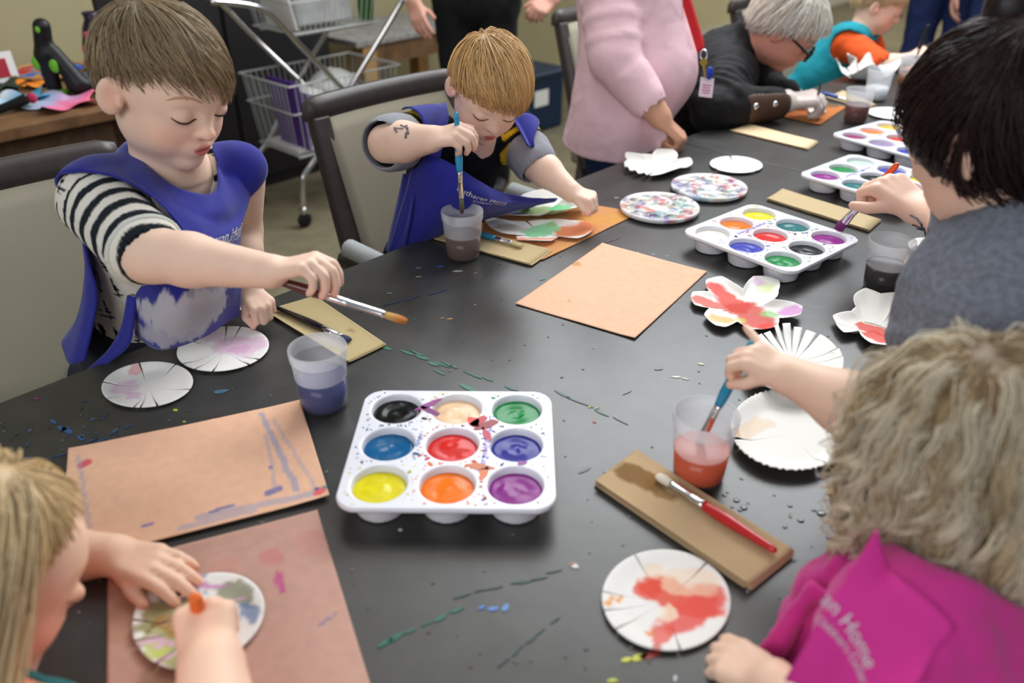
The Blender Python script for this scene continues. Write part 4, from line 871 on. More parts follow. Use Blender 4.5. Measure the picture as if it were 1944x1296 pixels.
class Hand:
    """one hand: palm, five separate fingers; curls per finger (knuckle, middle, tip) in degrees"""
    def __init__(s, wrist, d, back, right, Lh, curls, thumb=((.62, .70, -.30), (.30, .90, -.30)), fat=1., spread=4.):
        Y = nrm(d); Z = nrm(np.asarray(back) - Y * np.dot(back, Y)); X = np.cross(Y, Z) * (-1 if right else 1)
        s.X, s.Y, s.Z, s.o, s.Lh = X, Y, Z, np.asarray(wrist, float), Lh
        def w(v): return s.o + (X * v[0] + Y * v[1] + Z * v[2]) * Lh
        s.w = w; s.tips = []; s.palm = []; s.fingers = []
        bx = (.165, .055, -.055, -.155); by = (.50, .525, .505, .455); ln = (.42, .47, .44, .35); rd = (.058, .060, .057, .050)
        for i in range(4):
            s.palm.append(capsule(w((bx[i] * .62, .05, -.01)), w((bx[i], by[i] - .03, -.005)), .078 * Lh * fat, .068 * Lh * fat))
            p = A(bx[i], by[i], 0); a = 0; seg = []; sp = math.radians((1.2 - i * .8) * spread + (curls[i][3] if len(curls[i]) > 3 else 0))
            for k, f in enumerate((.45, .31, .24)):
                a += math.radians(curls[i][k]); q = p + ln[i] * f * A(math.sin(sp) * math.cos(a), math.cos(sp) * math.cos(a), -math.sin(a))
                r0 = rd[i] * fat * (1, .93, .86)[k]; r1 = rd[i] * fat * (.93, .86, .74)[k]
                seg.append(capsule(w(p), w(q), r0 * Lh, r1 * Lh)); p = q
            s.fingers.append(seg); s.tips.append(w(p))
        s.palm.append(capsule(w((.05, .08, -.03)), w((.16, .27, -.055)), .080 * Lh * fat, .072 * Lh * fat))
        p = A(.16, .26, -.055); seg = []
        for k, t in enumerate(thumb):
            q = p + nrm(t) * (.21, .17)[k]; seg.append(capsule(w(p), w(q), (.066, .060)[k] * Lh * fat, (.060, .047)[k] * Lh * fat)); p = q
        s.fingers.append(seg); s.tips.append(w(p))
        k1, k2 = .055 * Lh, .030 * Lh; allf = s.palm + [q for f in s.fingers for q in f]
        def F(p_):
            P = s.palm[0](p_)
            for f in s.palm[1:]: P = smin(P, f(p_), k1)
            out = P
            for seg in s.fingers:
                d = seg[0](p_)
                for q in seg[1:]: d = np.minimum(d, q(p_))
                out = np.minimum(out, smin(P, d, k2))
            return out
        F.bb = (np.min([f.bb[0] for f in allf], axis=0) - k1, np.max([f.bb[1] for f in allf], axis=0) + k1); s.f = F
    def nails(s, parent, m, which=(0, 1, 2, 3, 4)):
        for i in which:
            seg = s.fingers[i]; 
def arm(S, sh, el, wr, r=(.036, .030, .026, .019), k=.02, e2=None):
    S.u(capsule(sh, el, r[0], r[1]), k); m = el + (wr - el) * .35
    S.u(capsule(el, m, r[1], r[2] * 1.04), k * .7).u(capsule(m, wr, r[2] * 1.04, r[3]), k * .7)
def torso(S, neck, pel, right, fwd, shw, dep, infl=0., belly=1., k=.05, hipw=.85):
    """spine from pelvis to neck base"""
    up = nrm(neck - pel); Ln = np.linalg.norm(neck - pel); x = nrm(np.asarray(right) - up * np.dot(right, up)); y = np.cross(up, x); y = y if np.dot(y, fwd) > 0 else -y
    R = np.stack([x, y, up], 1)
    def at(t, f=0.): return pel + up * Ln * t + y * f
    S.u(ellipsoid(at(.70), A(shw * .92 + infl, dep + infl, Ln * .30 + infl), R), k)
    S.u(ellipsoid(at(.36, dep * .12 * belly), A(shw * hipw * .93 + infl, dep * .98 * belly + infl, Ln * .30 + infl), R), k)
    S.u(ellipsoid(at(.06), A(shw * hipw + infl, dep * 1.02 + infl, Ln * .22 + infl), R), k)
    S.u(capsule(at(.90) - x * shw * .72, at(.90) + x * shw * .72, dep * .50 + infl, dep * .50 + infl), k)
    return R
def vnormals(V, F):
    n = np.cross(V[F[:, 2]] - V[F[:, 0]], V[F[:, 3]] - V[F[:, 1]]); N = np.zeros_like(V)
    for k in range(4):
        for a in range(3): N[:, a] += np.bincount(F[:, k], n[:, a], len(V))
    return nrm(N)
def to_cap(S, parent, name, m, h, C=None, noise=0., label=None):
    V, F = S.mesh(h)
    if noise: V = V + vnormals(V, F) * ((fbm(V * 28, 7, 3) - .5) * noise)[:, None]
    o = mesh_obj(name, V, F, m, parent, True, C(V) if callable(C) else C)
    if label: o['label'] = label
    return o
def strand_mesh(P, w, cols, name, m, parent, flat=.45):
    """P: (n+1, N, 3) strand points; w: (n+1,) widths or (n+1,N); cols (N,3)"""
    n, N = P.shape[:2]; t = np.gradient(P, axis=0); ln_ = np.linalg.norm(t, axis=-1, keepdims=True); t = np.where(ln_ > 1e-5, t / np.maximum(ln_, 1e-9), 0); ref = nrm(RNG.normal(size=(1, N, 3))) * np.ones((n, 1, 1))
    u = nrm(np.cross(t, ref)); v = np.cross(t, u); w = np.broadcast_to(np.asarray(w), (n, N)) if np.ndim(w) == 2 else np.broadcast_to(np.asarray(w)[:, None], (n, N))
    K = 3; V = np.stack([P + (u * math.cos(2 * PI * k / K) + v * math.sin(2 * PI * k / K)) * w[..., None] for k in range(K)], 2)   # n,N,K,3
    idx = np.arange(n * N * K).reshape(n, N, K); F = []
    for k in range(K):
        a = idx[:-1, :, k].ravel(); b = idx[:-1, :, (k + 1) % K].ravel(); c = idx[1:, :, (k + 1) % K].ravel(); d = idx[1:, :, k].ravel(); F.append(np.stack([a, b, c, d], 1))
    g = np.linspace(.86, 1.12, n)[:, None, None, None]
    C = np.broadcast_to(cols[None, :, None, :], V.shape) * g
    return mesh_obj(name, V.reshape(-1, 3), np.vstack(F), m, parent, True, C.reshape(-1, 3))
def grow(roots, dirf, solid, offs, n, step, relax=.6, grav=0., wob=0., wfreq=0., seed=0, stop=None, margin=None):
    """grow strands from roots along dirf(p, i, d) while keeping them offs above solid"""
    rg = np.random.default_rng(seed); N = len(roots); p = roots.copy(); d = dirf(p, 0, None); P = [p.copy()]; ph = rg.uniform(0, 2 * PI, N); st = step * rg.uniform(.8, 1.2, N) if np.isscalar(step) else step
    for i in range(n):
        nd = dirf(p, i, d); d = nrm(d * (1 - relax) + nd * relax + A(0, 0, -grav)); q = p + d * st[:, None]
        if wob:
            sd = nrm(np.cross(d, EZ + 1e-3)); s2 = np.cross(d, sd); a = ph + wfreq * i
            q = q + (sd * np.cos(a)[:, None] + s2 * np.sin(a)[:, None]) * wob
        if solid is not None:
            dd = solid(q); m = dd < offs; g = grad(solid, q[m]) if m.any() else 0
            if m.any(): q[m] += g * (offs[m] - dd[m])[:, None]
        if stop is not None:
            fz = stop(q) < -margin; q[fz] = p[fz] + (q[fz] - p[fz]) * 1e-4
        d = nrm(q - p); p = q; P.append(p.copy())
    return np.array(P)
M_skin = mat('skin', vcol=True, rough=.5, spec=.35, sss=.12, bump=.03, bscale=500)
M_hair = mat('hair', vcol=True, rough=.42, spec=.35)
def hair_vcols(N, base, var=.25, seed=0, tint=(1.25, 1.15, 1.0)):
    rg = np.random.default_rng(seed); k = rg.uniform(1 - var, 1 + var, N)[:, None]; t = rg.random(N)[:, None]
    return np.clip(srgb(*base) * k * (1 + (A(*tint) - 1) * t), 0, 1)
def short_hair(parent, c, R, H, cut, crown, col, capcol, n=1500, seg=9, step=.013, sweep=(0, 0, 0), seed=1, width=.0013, thick=.0, lift=.004, jit=.25, extra=None, capk=1.0, grav=.05, fringe=.06, hmesh=.005):
    """cap with a hairline (cut: list of sdf solids removed) plus combed strands"""
    S = Sdf()
    def P(x, y, z): return c + R @ (A(x, y, z) * H)
    S.u(ellipsoid(P(0, -.07, .125), A(.372, .472, .408) * H * capk, R)).u(ellipsoid(P(0, -.23, -.06), A(.30, .25, .25) * H * capk, R), .08 * H)
    if extra: extra(S, P)
    solid = Sdf(); solid.P = list(S.P)
    for f in cut: S.sub(f, .01 * H)
    V, F = S.mesh(hmesh)
    nz = fbm(V @ R * A(90, 30, 60) * .6, seed); V2 = V + nrm(V - c) * ((nz - .5) * .006)[:, None]
    mesh_obj('hair_cap', V2, F, M_hair, parent, True, np.clip(srgb(*capcol) * (1 + .5 * (nz - .5))[:, None], 0, 1))
    rg = np.random.default_rng(seed); q = (V - c) @ R / H; ok = (np.abs(solid(V)) < .004)
    pick = rg.choice(np.flatnonzero(ok), n); roots = V[pick] + rg.normal(0, .0015, (n, 3)); cr = P(*crown); sw = R @ A(*sweep); jv = (vnoise(roots * 55, seed)[:, None] - .5) * nrm(np.cross(roots - cr, nrm(roots - c))) * jit * 3 + rg.normal(0, jit * .4, (n, 3))
    def dirf(p, i, d):
        a = nrm(p - cr) + jv; g = grad(solid, p); a = a + sw; a = a - g * (a * g).sum(-1, keepdims=True); return nrm(a + .001)
    offs = rg.uniform(0, lift, n)
    def stop(p): return np.min([f(p) for f in cut], axis=0)
    G = grow(roots, dirf, solid, offs, seg, step, .7, grav, seed=seed, stop=stop, margin=rg.uniform(0, 1, n) ** 2 * fringe * H)
    w = width * np.r_[.8, np.ones(seg - 3), .8, .5, .15][:seg + 1]
    strand_mesh(G, w, hair_vcols(n, col, .28, seed), 'hair_strands', M_hair, parent)
    return solid
def halfspace(c, R, H, p, nrmv):
    """solid in front of plane, as an sdf to subtract: removes where (q-p).n > 0 (head units)"""
    w = c + R @ (A(*p) * H); n = R @ nrm(nrmv)
    def f(x): return -((x - w) @ n)
    f.bb = None; return f
def text_on(G, text, u0, u1, v0, parent, name, m, size=None, lift=.0022, droop=0.):
    """letters bent onto a surface grid G[row v][col u]; from u0 to u1 along row fraction v0"""
    V, F = scrib(text, 1.0, 0.); V = V - A(V[:, 0].min(), 0, 0); wd = V[:, 0].max(); a, b = G.shape[:2]
    su = (u1 - u0) / wd; du = np.linalg.norm(G[int(v0 * (a - 1)), int(u1 * (b - 1))] - G[int(v0 * (a - 1)), int(u0 * (b - 1))]); dv = np.linalg.norm(G[-1, b // 2] - G[0, b // 2])
    U = u0 + V[:, 0] * su; Vv = v0 - V[:, 1] * (du / wd) / dv + droop * (U - u0)
    x = np.clip(U * (b - 1), 0, b - 1.001); y = np.clip(Vv * (a - 1), 0, a - 1.001); i = y.astype(int); j = x.astype(int); fx = (x - j)[:, None]; fy = (y - i)[:, None]
    p = G[i, j] * (1 - fx) * (1 - fy) + G[i, j + 1] * fx * (1 - fy) + G[i + 1, j] * (1 - fx) * fy + G[i + 1, j + 1] * fx * fy
    n = nrm(np.cross(G[i, j + 1] - G[i, j], G[i + 1, j] - G[i, j])); sg = np.sign(((CAMP - p) * n).sum(1)); n = n * sg[:, None]
    return mesh_obj(name, p + n * lift, F, m, parent, False)
# ================================================================= boy in stripes (left)
SKIN1 = srgb(244, 208, 184)
M_apron = mat('blue_apron_cloth', vcol=True, rough=.85, spec=.2, bump=.25, bscale=600, sheen=.2)
M_cloth = mat('knit_cloth', vcol=True, rough=.9, spec=.15, bump=.2, bscale=450)
M_print = mat('white_print', srgb(214, 212, 214), .7)
AB = srgb(38, 42, 140)
def std_cut(c, R, H, p=(0, .38, .19), n=(0, .55, -1), ear=.135, earz=-.05):
    out = [halfspace(c, R, H, p, n)]
    for s in (-1, 1):
        f = ellipsoid(c + R @ (A(s * .44, -.03, earz) * H), A(.11, ear, .16) * H, R); out.append(f)
    return out
def apron_sheet(rows, nu, nv, solid, off, parent, name='apron', m=None, col=AB, marks=(), solidt=.003, wr=.004, seed=3, label=None):
    G = net([[PD(*p) for p in r] for r in rows], nu, nv)
    if solid is not None: G = pushout(solid, G, off)
    N = np.cross(np.gradient(G, axis=1), np.gradient(G, axis=0)); N = nrm(N); G = G + N * ((fbm(G * A(14, 14, 5), seed) - .5) * wr * 2)[..., None]
    if solid is not None: G = pushout(solid, G, off * .7, 1)
    C = np.broadcast_to(col * 1., G.shape).copy() * (1 + .25 * (fbm(G * 40, seed) - .5))[..., None]
    u, v = np.meshgrid(np.linspace(0, 1, nu), np.linspace(0, 1, nv))
    for (cu, cv, ru, rv, c2, st, sd) in marks:
        k = 1 - sstep(.86, .96, np.hypot((u - cu) / ru, (v - cv) / rv) + 1.1 * (fbm(np.stack([u * 16, v * 9], -1), sd) - .5)); k = k * st
        C = C * (1 - k[..., None]) + srgb(*c2) * k[..., None]
    o = MB().grid(G, C).build(name, m or M_apron, parent, solid=solidt, off=0)
    if label: o['label'] = label
    return o, G
b0 = L(.5, -1.40, .485)
o = thing('person', 'child in striped sleeves and blue apron kneeling on the left chair, holding a brown brush', 'person', b0)
H = .206; hc = PD(314, 162, 1.165); HR = frame(face_dir(-32, 22), EZ, .06)
S = Sdf(); head(S, hc, HR, H, fat=1.03)
nk = A(-.512, 1.218, 1.005); pl = L(.50, -1.36, .68); rt = -E1; fw = E2
torso(S, nk, pl, rt, fw, .120, .070)
S.u(capsule(nk - EZ * .03, hc + HR @ A(0, -.10, -.25) * H, .044, .044), .03)
shR = nk + A(-.082, -.09, -.024); elR = PD(283, 482, 1.10); wrR = PD(512, 515, 1.06)
arm(S, shR, elR, wrR, (.040, .037, .033, .0225)); S
hR = Hand(wrR, PD(596, 497, 1.045) - wrR, AU * .9 - AF * .45 + AR * .1, True, .118, [(38, 42, 25), (48, 45, 25), (56, 48, 28), (60, 52, 30)], thumb=((.35, .75, -.75), (-.1, .85, -.6)), fat=1.12, spread=5)
S.u(hR.f, .012)
shL = nk + A(.075, .070, -.030); elL = PD(457, 440, 1.40); wrL = PD(468, 548, 1.36)
arm(S, shL, elL, wrL, (.040, .034, .030, .022))
hL = Hand(wrL, PD(496, 578, 1.34) - wrL, AU * .5 - AF * .7 + AR * .3, False, .105, [(70, 85, 50)] * 4, thumb=((.5, .8, -.6), (-.3, .8, -.6)), fat=1.15)
S.u(hL.f, .012)
for sg in (-1, 1):
    hip = pl + E1 * .055 * sg; kn = L(.5 + .07 * sg, -1.33, .545); S.u(capsule(hip, kn, .062, .050), .04).u(capsule(kn, kn - E2 * .20 - EZ * .005, .046, .034), .02)
V, F = S.mesh(.0032)
mesh_obj('body', V, F, M_skin, o, True, skin_cols(V, SKIN1, [(hc, HR, H)], .8, hR.tips + hL.tips)); B1 = S
brows_lashes(S, hc, HR, H, o, (196, 152, 120), (66, 46, 36), bw=.010)
short_hair(o, hc, HR, H, std_cut(hc, HR, H, (0, .40, .235), (.38, .52, -1)), (.05, -.30, .48), (152, 135, 108), (126, 111, 90), n=6000, seg=7, step=.0125, sweep=(-.3, .2, -.1), seed=2, width=.0006, lift=.006, fringe=.14, capk=.962)
# fringe falling on the forehead
rg = np.random.default_rng(3); N = 700
def onhead(c, R, H, x, y, z): return c + (np.stack([x, y, z], -1) * H) @ R.T
x = rg.uniform(-.33, .10, N); rts = onhead(hc, HR, H, x, .22 + rg.uniform(-.05, .1, N) - abs(x) * .3, .42 + rg.uniform(-.05, .04, N) - abs(x) * .35)
hs = Sdf().u(ellipsoid(hc + HR @ A(0, -.04, .10) * H, A(.355, .455, .385) * H, HR))
rts = pushout(hs, rts, .004); rts = rts + grad(hs, rts) * (.004 - hs(rts))[:, None]
dn = HR @ nrm(A(-.55, .25, -1))
G = grow(rts, lambda p, i, d: nrm(np.broadcast_to(dn, p.shape) - grad(hs, p) * (grad(hs, p) @ dn)[:, None]), hs, rg.uniform(.003, .009, N), 6, .0085, .7, .05, seed=5)
strand_mesh(G, .0007 * np.r_[.7, 1, 1, 1, .8, .5, .15], hair_vcols(N, (140, 120, 92), .3, 6), 'fringe', M_hair, o)
# shirt: white with small black trees, striped sleeves
S2 = Sdf(); torso(S2, nk, pl, rt, fw, .120, .070, infl=.008)
cf = elR + (shR - elR) * .10
S2.u(capsule(shR, cf, .056, .050), .03).u(capsule(shL, shL + (elL - shL) * .15, .036, .034), .02)
S2.sub(capsule(nk + EZ * .05, nk - EZ * .01, .062, .050), .01).sub(ellipsoid(nk + E2 * .085 + E1 * .005 - EZ * .012, (.040, .040, .060)), .01)
S2.clip(plane(cf, nrm(elR - shR))) if False else None
S2.sub(capsule(elR, cf + (elR - cf) * .2, .040, .0395), .004)
def shirtcol(V):
    a = elR - shR; t = ((V - shR) @ a) / (a @ a); dist = np.linalg.norm(V - shR - np.clip(t, 0, 1)[:, None] * a, axis=1)
    sl = (dist < .066) & (t > .10); wv = t * 5.2 + .5 * (fbm(V * 16, 8) - .5); stripe = sstep(.40, .48, np.abs((wv % 1) - .5) * 2 * .9)
    C = np.broadcast_to(srgb(232, 226, 212), V.shape).copy()
    C[sl] = lerp(srgb(34, 40, 46), srgb(232, 228, 214), stripe[sl])
    q = np.stack([V @ E2 * 26, V @ E1 * 26, V[:, 2] * 20], -1); cell = np.floor(q); f = q - cell; h = _hash(cell[:, 0].astype(int), cell[:, 1].astype(int), cell[:, 2].astype(int), 5)
    side = np.minimum(np.abs(f[:, 0] - .5), np.abs(f[:, 1] - .5)); tree = (h > .45) & (np.abs(f[:, 2] - .5) < .38) & ((side < .05) | ((np.abs((f[:, 2] * 6) % 1 - .5) < .2) & (side < .28 * (.9 - f[:, 2]))))
    C[tree & ~sl] = srgb(30, 30, 34); return C
to_cap(S2, o, 'shirt', M_cloth, .0034, shirtcol, noise=.006)
cfv = nrm(elR - shR); T = np.linspace(0, 2 * PI, 30); u = nrm(np.cross(cfv, EZ)); w = np.cross(cfv, u)
MB().tube(np.array([cf + cfv * .006 + (u * math.cos(t) + w * math.sin(t)) * .049 for t in T]), .0045, 8, cap=False, col=srgb(214, 216, 206)).build('sleeve_cuff', M_cloth, o)
to_cap(Sdf().u(capsule(pl + EZ * .0, pl - EZ * .03, .108, .10)).u(capsule(pl - E1 * .055, L(.43, -1.33, .555), .074, .062), .03).u(capsule(pl + E1 * .055, L(.57, -1.33, .555), .074, .062), .03).u(capsule(L(.43, -1.33, .555), L(.43, -1.53, .545), .06, .05), .02).u(capsule(L(.57, -1.33, .555), L(.57, -1.53, .545), .06, .05), .02), o, 'trousers', mat('dark_trousers', srgb(40, 42, 52), .9), .008)
AP = [[(150, 372, 1.19), (195, 322, 1.20), (248, 268, 1.24), (285, 320, 1.20), (330, 356, 1.19), (380, 370, 1.20), (410, 360, 1.24), (413, 318, 1.27), (402, 283, 1.30), (445, 280, 1.32), (492, 290, 1.33)],
      [(180, 353, 1.15), (225, 335, 1.15), (280, 340, 1.16), (320, 375, 1.165), (360, 400, 1.17), (395, 405, 1.19), (425, 390, 1.22), (440, 360, 1.27), (455, 330, 1.30), (485, 335, 1.33)],
      [(283, 377, 1.13), (300, 390, 1.13), (340, 420, 1.14), (380, 430, 1.16), (415, 430, 1.20), (445, 415, 1.25), (465, 395, 1.29), (472, 375, 1.32)],
      [(329, 422, 1.13), (345, 450, 1.13), (380, 465, 1.15), (415, 460, 1.18), (445, 445, 1.23), (458, 430, 1.28)],
      [(285, 520, 1.17), (320, 530, 1.15), (360, 530, 1.16), (400, 520, 1.19), (435, 505, 1.23), (452, 490, 1.27)],
      [(256, 570, 1.22), (300, 600, 1.19), (350, 600, 1.19), (400, 580, 1.22), (435, 560, 1.26), (455, 545, 1.29)],
      [(258, 635, 1.26), (300, 662, 1.25), (345, 655, 1.26), (390, 635, 1.28), (430, 610, 1.32), (452, 598, 1.34)]]
ap, G = apron_sheet(AP, 70, 70, S2, .006, o, marks=[(.42, .84, .40, .13, (196, 194, 198), .85, 3), (.30, .93, .30, .06, (180, 178, 186), .8, 4), (.62, .74, .25, .07, (190, 188, 194), .6, 5)])
text_on(G, 'Lutheran Home', .36, .95, .505, ap, 'lettering', M_print); text_on(G, "Children's Center", .55, .95, .535, ap, 'lettering', M_print)
BP = [[(150, 374, 1.19), (185, 335, 1.23), (225, 295, 1.27), (250, 266, 1.28)], [(155, 430, 1.21), (165, 440, 1.25), (180, 440, 1.30), (200, 440, 1.36)], [(172, 500, 1.24), (165, 520, 1.28), (165, 520, 1.33), (190, 520, 1.38)],
      [(185, 570, 1.26), (160, 590, 1.29), (150, 590, 1.34), (160, 590, 1.40)], [(160, 685, 1.28), (130, 690, 1.31), (118, 655, 1.36), (125, 640, 1.42)]]
apron_sheet(BP, 24, 40, None, 0, o, 'apron_back', seed=5)
apron_sheet([[(242, 560, 1.215), (258, 565, 1.21)], [(230, 620, 1.24), (252, 625, 1.225)], [(205, 665, 1.265), (240, 660, 1.24)], [(163, 704, 1.29), (195, 698, 1.27)]], 6, 24, None, 0, o, 'apron_tie', seed=6, wr=.002)
brush('brown-handled brush held in the air by the child in striped sleeves', PD(772, 610, 1.085), PD(497, 523, 1.068), (84, 34, 34), (196, 160, 90), tipcol=(190, 110, 40), lb=.030, lf=.082, r=.0058)
# ================================================================= strawberry-blond boy (centre)
b0 = L(1.2, -1.45, .47)
o = thing('person', 'child in blue apron and rolled grey cuffs lowering a turquoise brush into a cup', 'person', b0)
H = .186; hc = PD(928, 170, 1.60); HR = frame(face_dir(-76, 33), EZ, .16)
S = Sdf(); head(S, hc, HR, H, fat=1.0)
nk = A(-.085, 1.715, .925); pl = L(1.17, -1.42, .53); rt = -E1; fw = E2
shR = A(-.165, 1.655, .925); shL = A(-.004, 1.80, .905)
torso(S, nk, pl, rt, fw, .120, .072)
S.u(capsule(nk - EZ * .03, hc + HR @ A(0, -.14, -.22) * H, .044, .044), .03)
elR = PD(738, 272, 1.555); wrR = PD(818, 264, 1.50); arm(S, shR, elR, wrR, (.038, .036, .035, .025))
hR = Hand(wrR, PD(872, 252, 1.465) - wrR, -AF * .75 + AU * .45, True, .116, [(48, 42, 30), (52, 48, 30), (58, 52, 32), (64, 56, 34)], thumb=((.75, .65, -.35), (.25, .85, -.6)), fat=1.12)
S.u(hR.f, .012)
elL = PD(1012, 305, 1.765); wrL = PD(1082, 362, 1.715); arm(S, shL, elL, wrL, (.036, .034, .032, .022))
hL = Hand(wrL, PD(1112, 372, 1.70) - wrL, AU * .75 - AF * .55, False, .105, [(58, 70, 45), (64, 76, 45), (70, 80, 45), (72, 82, 45)], thumb=((.45, .85, -.35), (.1, .9, -.4)), fat=1.15)
S.u(hL.f, .012)
for sg in (-1, 1):
    hip = pl + E1 * .055 * sg; kn = hip + E2 * .26 + EZ * .02; S.u(capsule(hip, kn, .060, .046), .04).u(capsule(kn, kn - EZ * .27 - E2 * .02, .044, .032), .02).u(capsule(kn - EZ * .27 - E2 * .02, kn - EZ * .29 + E2 * .08, .03, .026), .02)
V, F = S.mesh(.0036)
mesh_obj('body', V, F, M_skin, o, True, skin_cols(V, srgb(246, 210, 188), [(hc, HR, H)], .8, hR.tips + hL.tips))
brows_lashes(S, hc, HR, H, o, (216, 168, 128), (120, 76, 54), bw=.010)
m = MB()
for x, y, a, l in [(757, 243, .1, 9), (768, 240, .4, 8), (774, 246, 1.3, 9), (771, 257, 1.7, 6), (752, 248, .9, 4)]:
    p0 = PD(x - l * math.cos(a), y - l * math.sin(a), 1.45); p1 = PD(x + l * math.cos(a), y + l * math.sin(a), 1.45)
    q = catmull([p0, (p0 + p1) / 2, p1], 7); d = nrm(q - CAMP)
    for _ in range(30): q = q + d * np.clip(S(q), -1, .05)[:, None] * .8
    m.tube(q, .0026, 6, flat=.3)
m.build('temporary_tattoo', mat('tattoo_ink', srgb(120, 110, 116), .7), o)
short_hair(o, hc, HR, H, std_cut(hc, HR, H, (0, .40, .20), (.25, .50, -1)), (.10, -.30, .46), (206, 172, 122), (184, 148, 102), n=5000, seg=8, step=.0125, sweep=(-.25, .25, -.15), seed=12, width=.0008, lift=.007, fringe=.12, grav=.08, capk=.975)
S2 = Sdf(); torso(S2, nk, pl, rt, fw, .120, .072, infl=.008)
cR = elR + (shR - elR) * .12; cL = elL + (shL - elL) * .12
S2.u(capsule(shR, cR, .052, .050), .03).u(capsule(shL, cL, .050, .047), .03)
S2.sub(capsule(nk + EZ * .06, nk + EZ * .02, .052, .042), .01)
def ycol(V):
    C = np.broadcast_to(srgb(24, 24, 30), V.shape).copy()
    for sh, c in ((shR, cR), (shL, cL)):
        a = c - sh; t = ((V - sh) @ a) / (a @ a); dist = np.linalg.norm(V - sh - np.clip(t, 0, 1)[:, None] * a, axis=1); k = (dist < .06) & (((t > .50) & (t < .62)) | ((t > .74) & (t < .88)))
        C[k] = srgb(216, 176, 40)
    q = PD(915, 335, 1.62); k = np.linalg.norm((V - q) * A(1, .4, 1), axis=1) < .042; C[k] = srgb(150, 150, 154); return C
to_cap(S2, o, 'shirt', M_cloth, .004, ycol, noise=.006)
for sh, el, c, r in ((shR, elR, cR, .050), (shL, elL, cL, .046)):
    d = nrm(el - sh); S3 = Sdf().u(capsule(c - d * .012, c + d * .014, r + .004, r + .003)); S3.sub(capsule(c - d * .08, c + d * .09, r - .006, r - .008), .003)
    to_cap(S3, o, 'rolled_cuff', mat('grey_knit', srgb(150, 152, 160), .9, bump=.2, bscale=400), .0028, None, noise=.006)
to_cap(Sdf().u(capsule(pl - E1 * .055, pl - E1 * .055 + E2 * .26 + EZ * .02, .07, .056)).u(capsule(pl + E1 * .055, pl + E1 * .055 + E2 * .26 + EZ * .02, .07, .056), .03).u(capsule(pl - E1 * .055 + E2 * .26, pl - E1 * .055 + E2 * .24 - EZ * .24, .054, .042), .02).u(capsule(pl + E1 * .055 + E2 * .26, pl + E1 * .055 + E2 * .24 - EZ * .24, .054, .042), .02), o, 'trousers', MATS['dark_trousers'], .008)
AP = [[(786, 292, 1.60), (808, 292, 1.575), (835, 300, 1.565), (868, 318, 1.565), (905, 342, 1.58), (945, 362, 1.62), (985, 372, 1.67), (1020, 376, 1.72), (1058, 376, 1.77)],
      [(780, 325, 1.62), (812, 330, 1.58), (845, 340, 1.565), (880, 355, 1.565), (915, 368, 1.585), (950, 376, 1.625), (985, 380, 1.68), (1020, 382, 1.72), (1050, 382, 1.77)],
      [(770, 370, 1.65), (810, 372, 1.60), (845, 375, 1.575), (885, 380, 1.58), (925, 384, 1.60), (960, 386, 1.64), (990, 387, 1.69), (1020, 386, 1.74)],
      [(755, 415, 1.68), (800, 414, 1.63), (840, 409, 1.61), (885, 403, 1.61), (925, 399, 1.63), (960, 395, 1.67), (990, 392, 1.72), (1012, 390, 1.76)],
      [(735, 480, 1.72), (785, 465, 1.68), (830, 450, 1.67), (875, 432, 1.70), (915, 418, 1.72), (955, 404, 1.75), (985, 396, 1.77), (1003, 394, 1.79)]]
apron_sheet([[(846, 194, 1.68), (812, 208, 1.65), (772, 230, 1.62)], [(852, 222, 1.62), (822, 232, 1.60), (786, 248, 1.58)], [(846, 262, 1.58), (825, 268, 1.57), (798, 276, 1.56)], [(835, 302, 1.565), (818, 300, 1.565), (800, 296, 1.575)]], 14, 20, S2, .007, o, 'apron_shoulder', seed=15, wr=.002)
apron_sheet([[(972, 222, 1.74), (990, 228, 1.77), (1004, 240, 1.79)], [(985, 245, 1.71), (998, 255, 1.74), (1008, 264, 1.76)], [(1000, 275, 1.69), (1006, 280, 1.71), (1012, 284, 1.73)]], 12, 14, S2, .007, o, 'apron_shoulder', seed=16, wr=.002)
ap, G = apron_sheet(AP, 60, 60, S2, .007, o, seed=13)
text_on(G, 'Lutheran Home', .34, .72, .34, ap, 'lettering', M_print, droop=.5); text_on(G, "Children's Center", .47, .72, .50, ap, 'lettering', M_print, droop=.4)
apron_sheet([[(765, 330, 1.66), (785, 330, 1.64), (792, 332, 1.62)], [(750, 400, 1.70), (772, 400, 1.66), (782, 400, 1.63)], [(733, 476, 1.73), (755, 476, 1.70), (770, 470, 1.68)]], 10, 24, None, 0, o, 'apron_back', seed=14, wr=.003)
brush('turquoise-handled brush held upright over the brown water', PD(877, 404, 1.54), PD(866, 211, 1.462), (36, 156, 204), (96, 110, 84), tipcol=(84, 64, 50), lb=.028, lf=.050, r=.0056, w=1.15)
# ================================================================= woman in pink, standing at the table edge
M_shoe = mat('dark_shoe', srgb(36, 34, 36), .5); M_denim = mat('blue_denim', srgb(38, 52, 92), .85, .2, bump=.2, bscale=700, var=.15, vscale=30)
def shoes(o, feet, fwd):
    for f in feet:
        f = up(f, .05); to_cap(Sdf().u(capsule(f - fwd * .05, f + fwd * .14, .048, .038)).clip(plane(f - EZ * .05, -EZ)), o, 'shoe', M_shoe, .008)
PKC = srgb(244, 206, 214)
fw = nrm(A(math.cos(-.09), math.sin(-.09), 0)); R = frame(fw); rt = R[:, 0]
hip = PD(1172, 232, 2.34)
o = thing('person', 'adult in a long pink top with a red lanyard, fist resting at the table edge', 'person', up(hip, 0))
def E_(px, py, d, r): return ellipsoid(PD(px, py, d), r, R)
S = Sdf(); nkW = PD(1178, -210, 2.12); hcW = PD(1190, -330, 2.08)
head(S, hcW, R, .225, True); S.u(capsule(nkW - EZ * .1, hcW - EZ * .05 - fw * .02, .058, .056), .04)
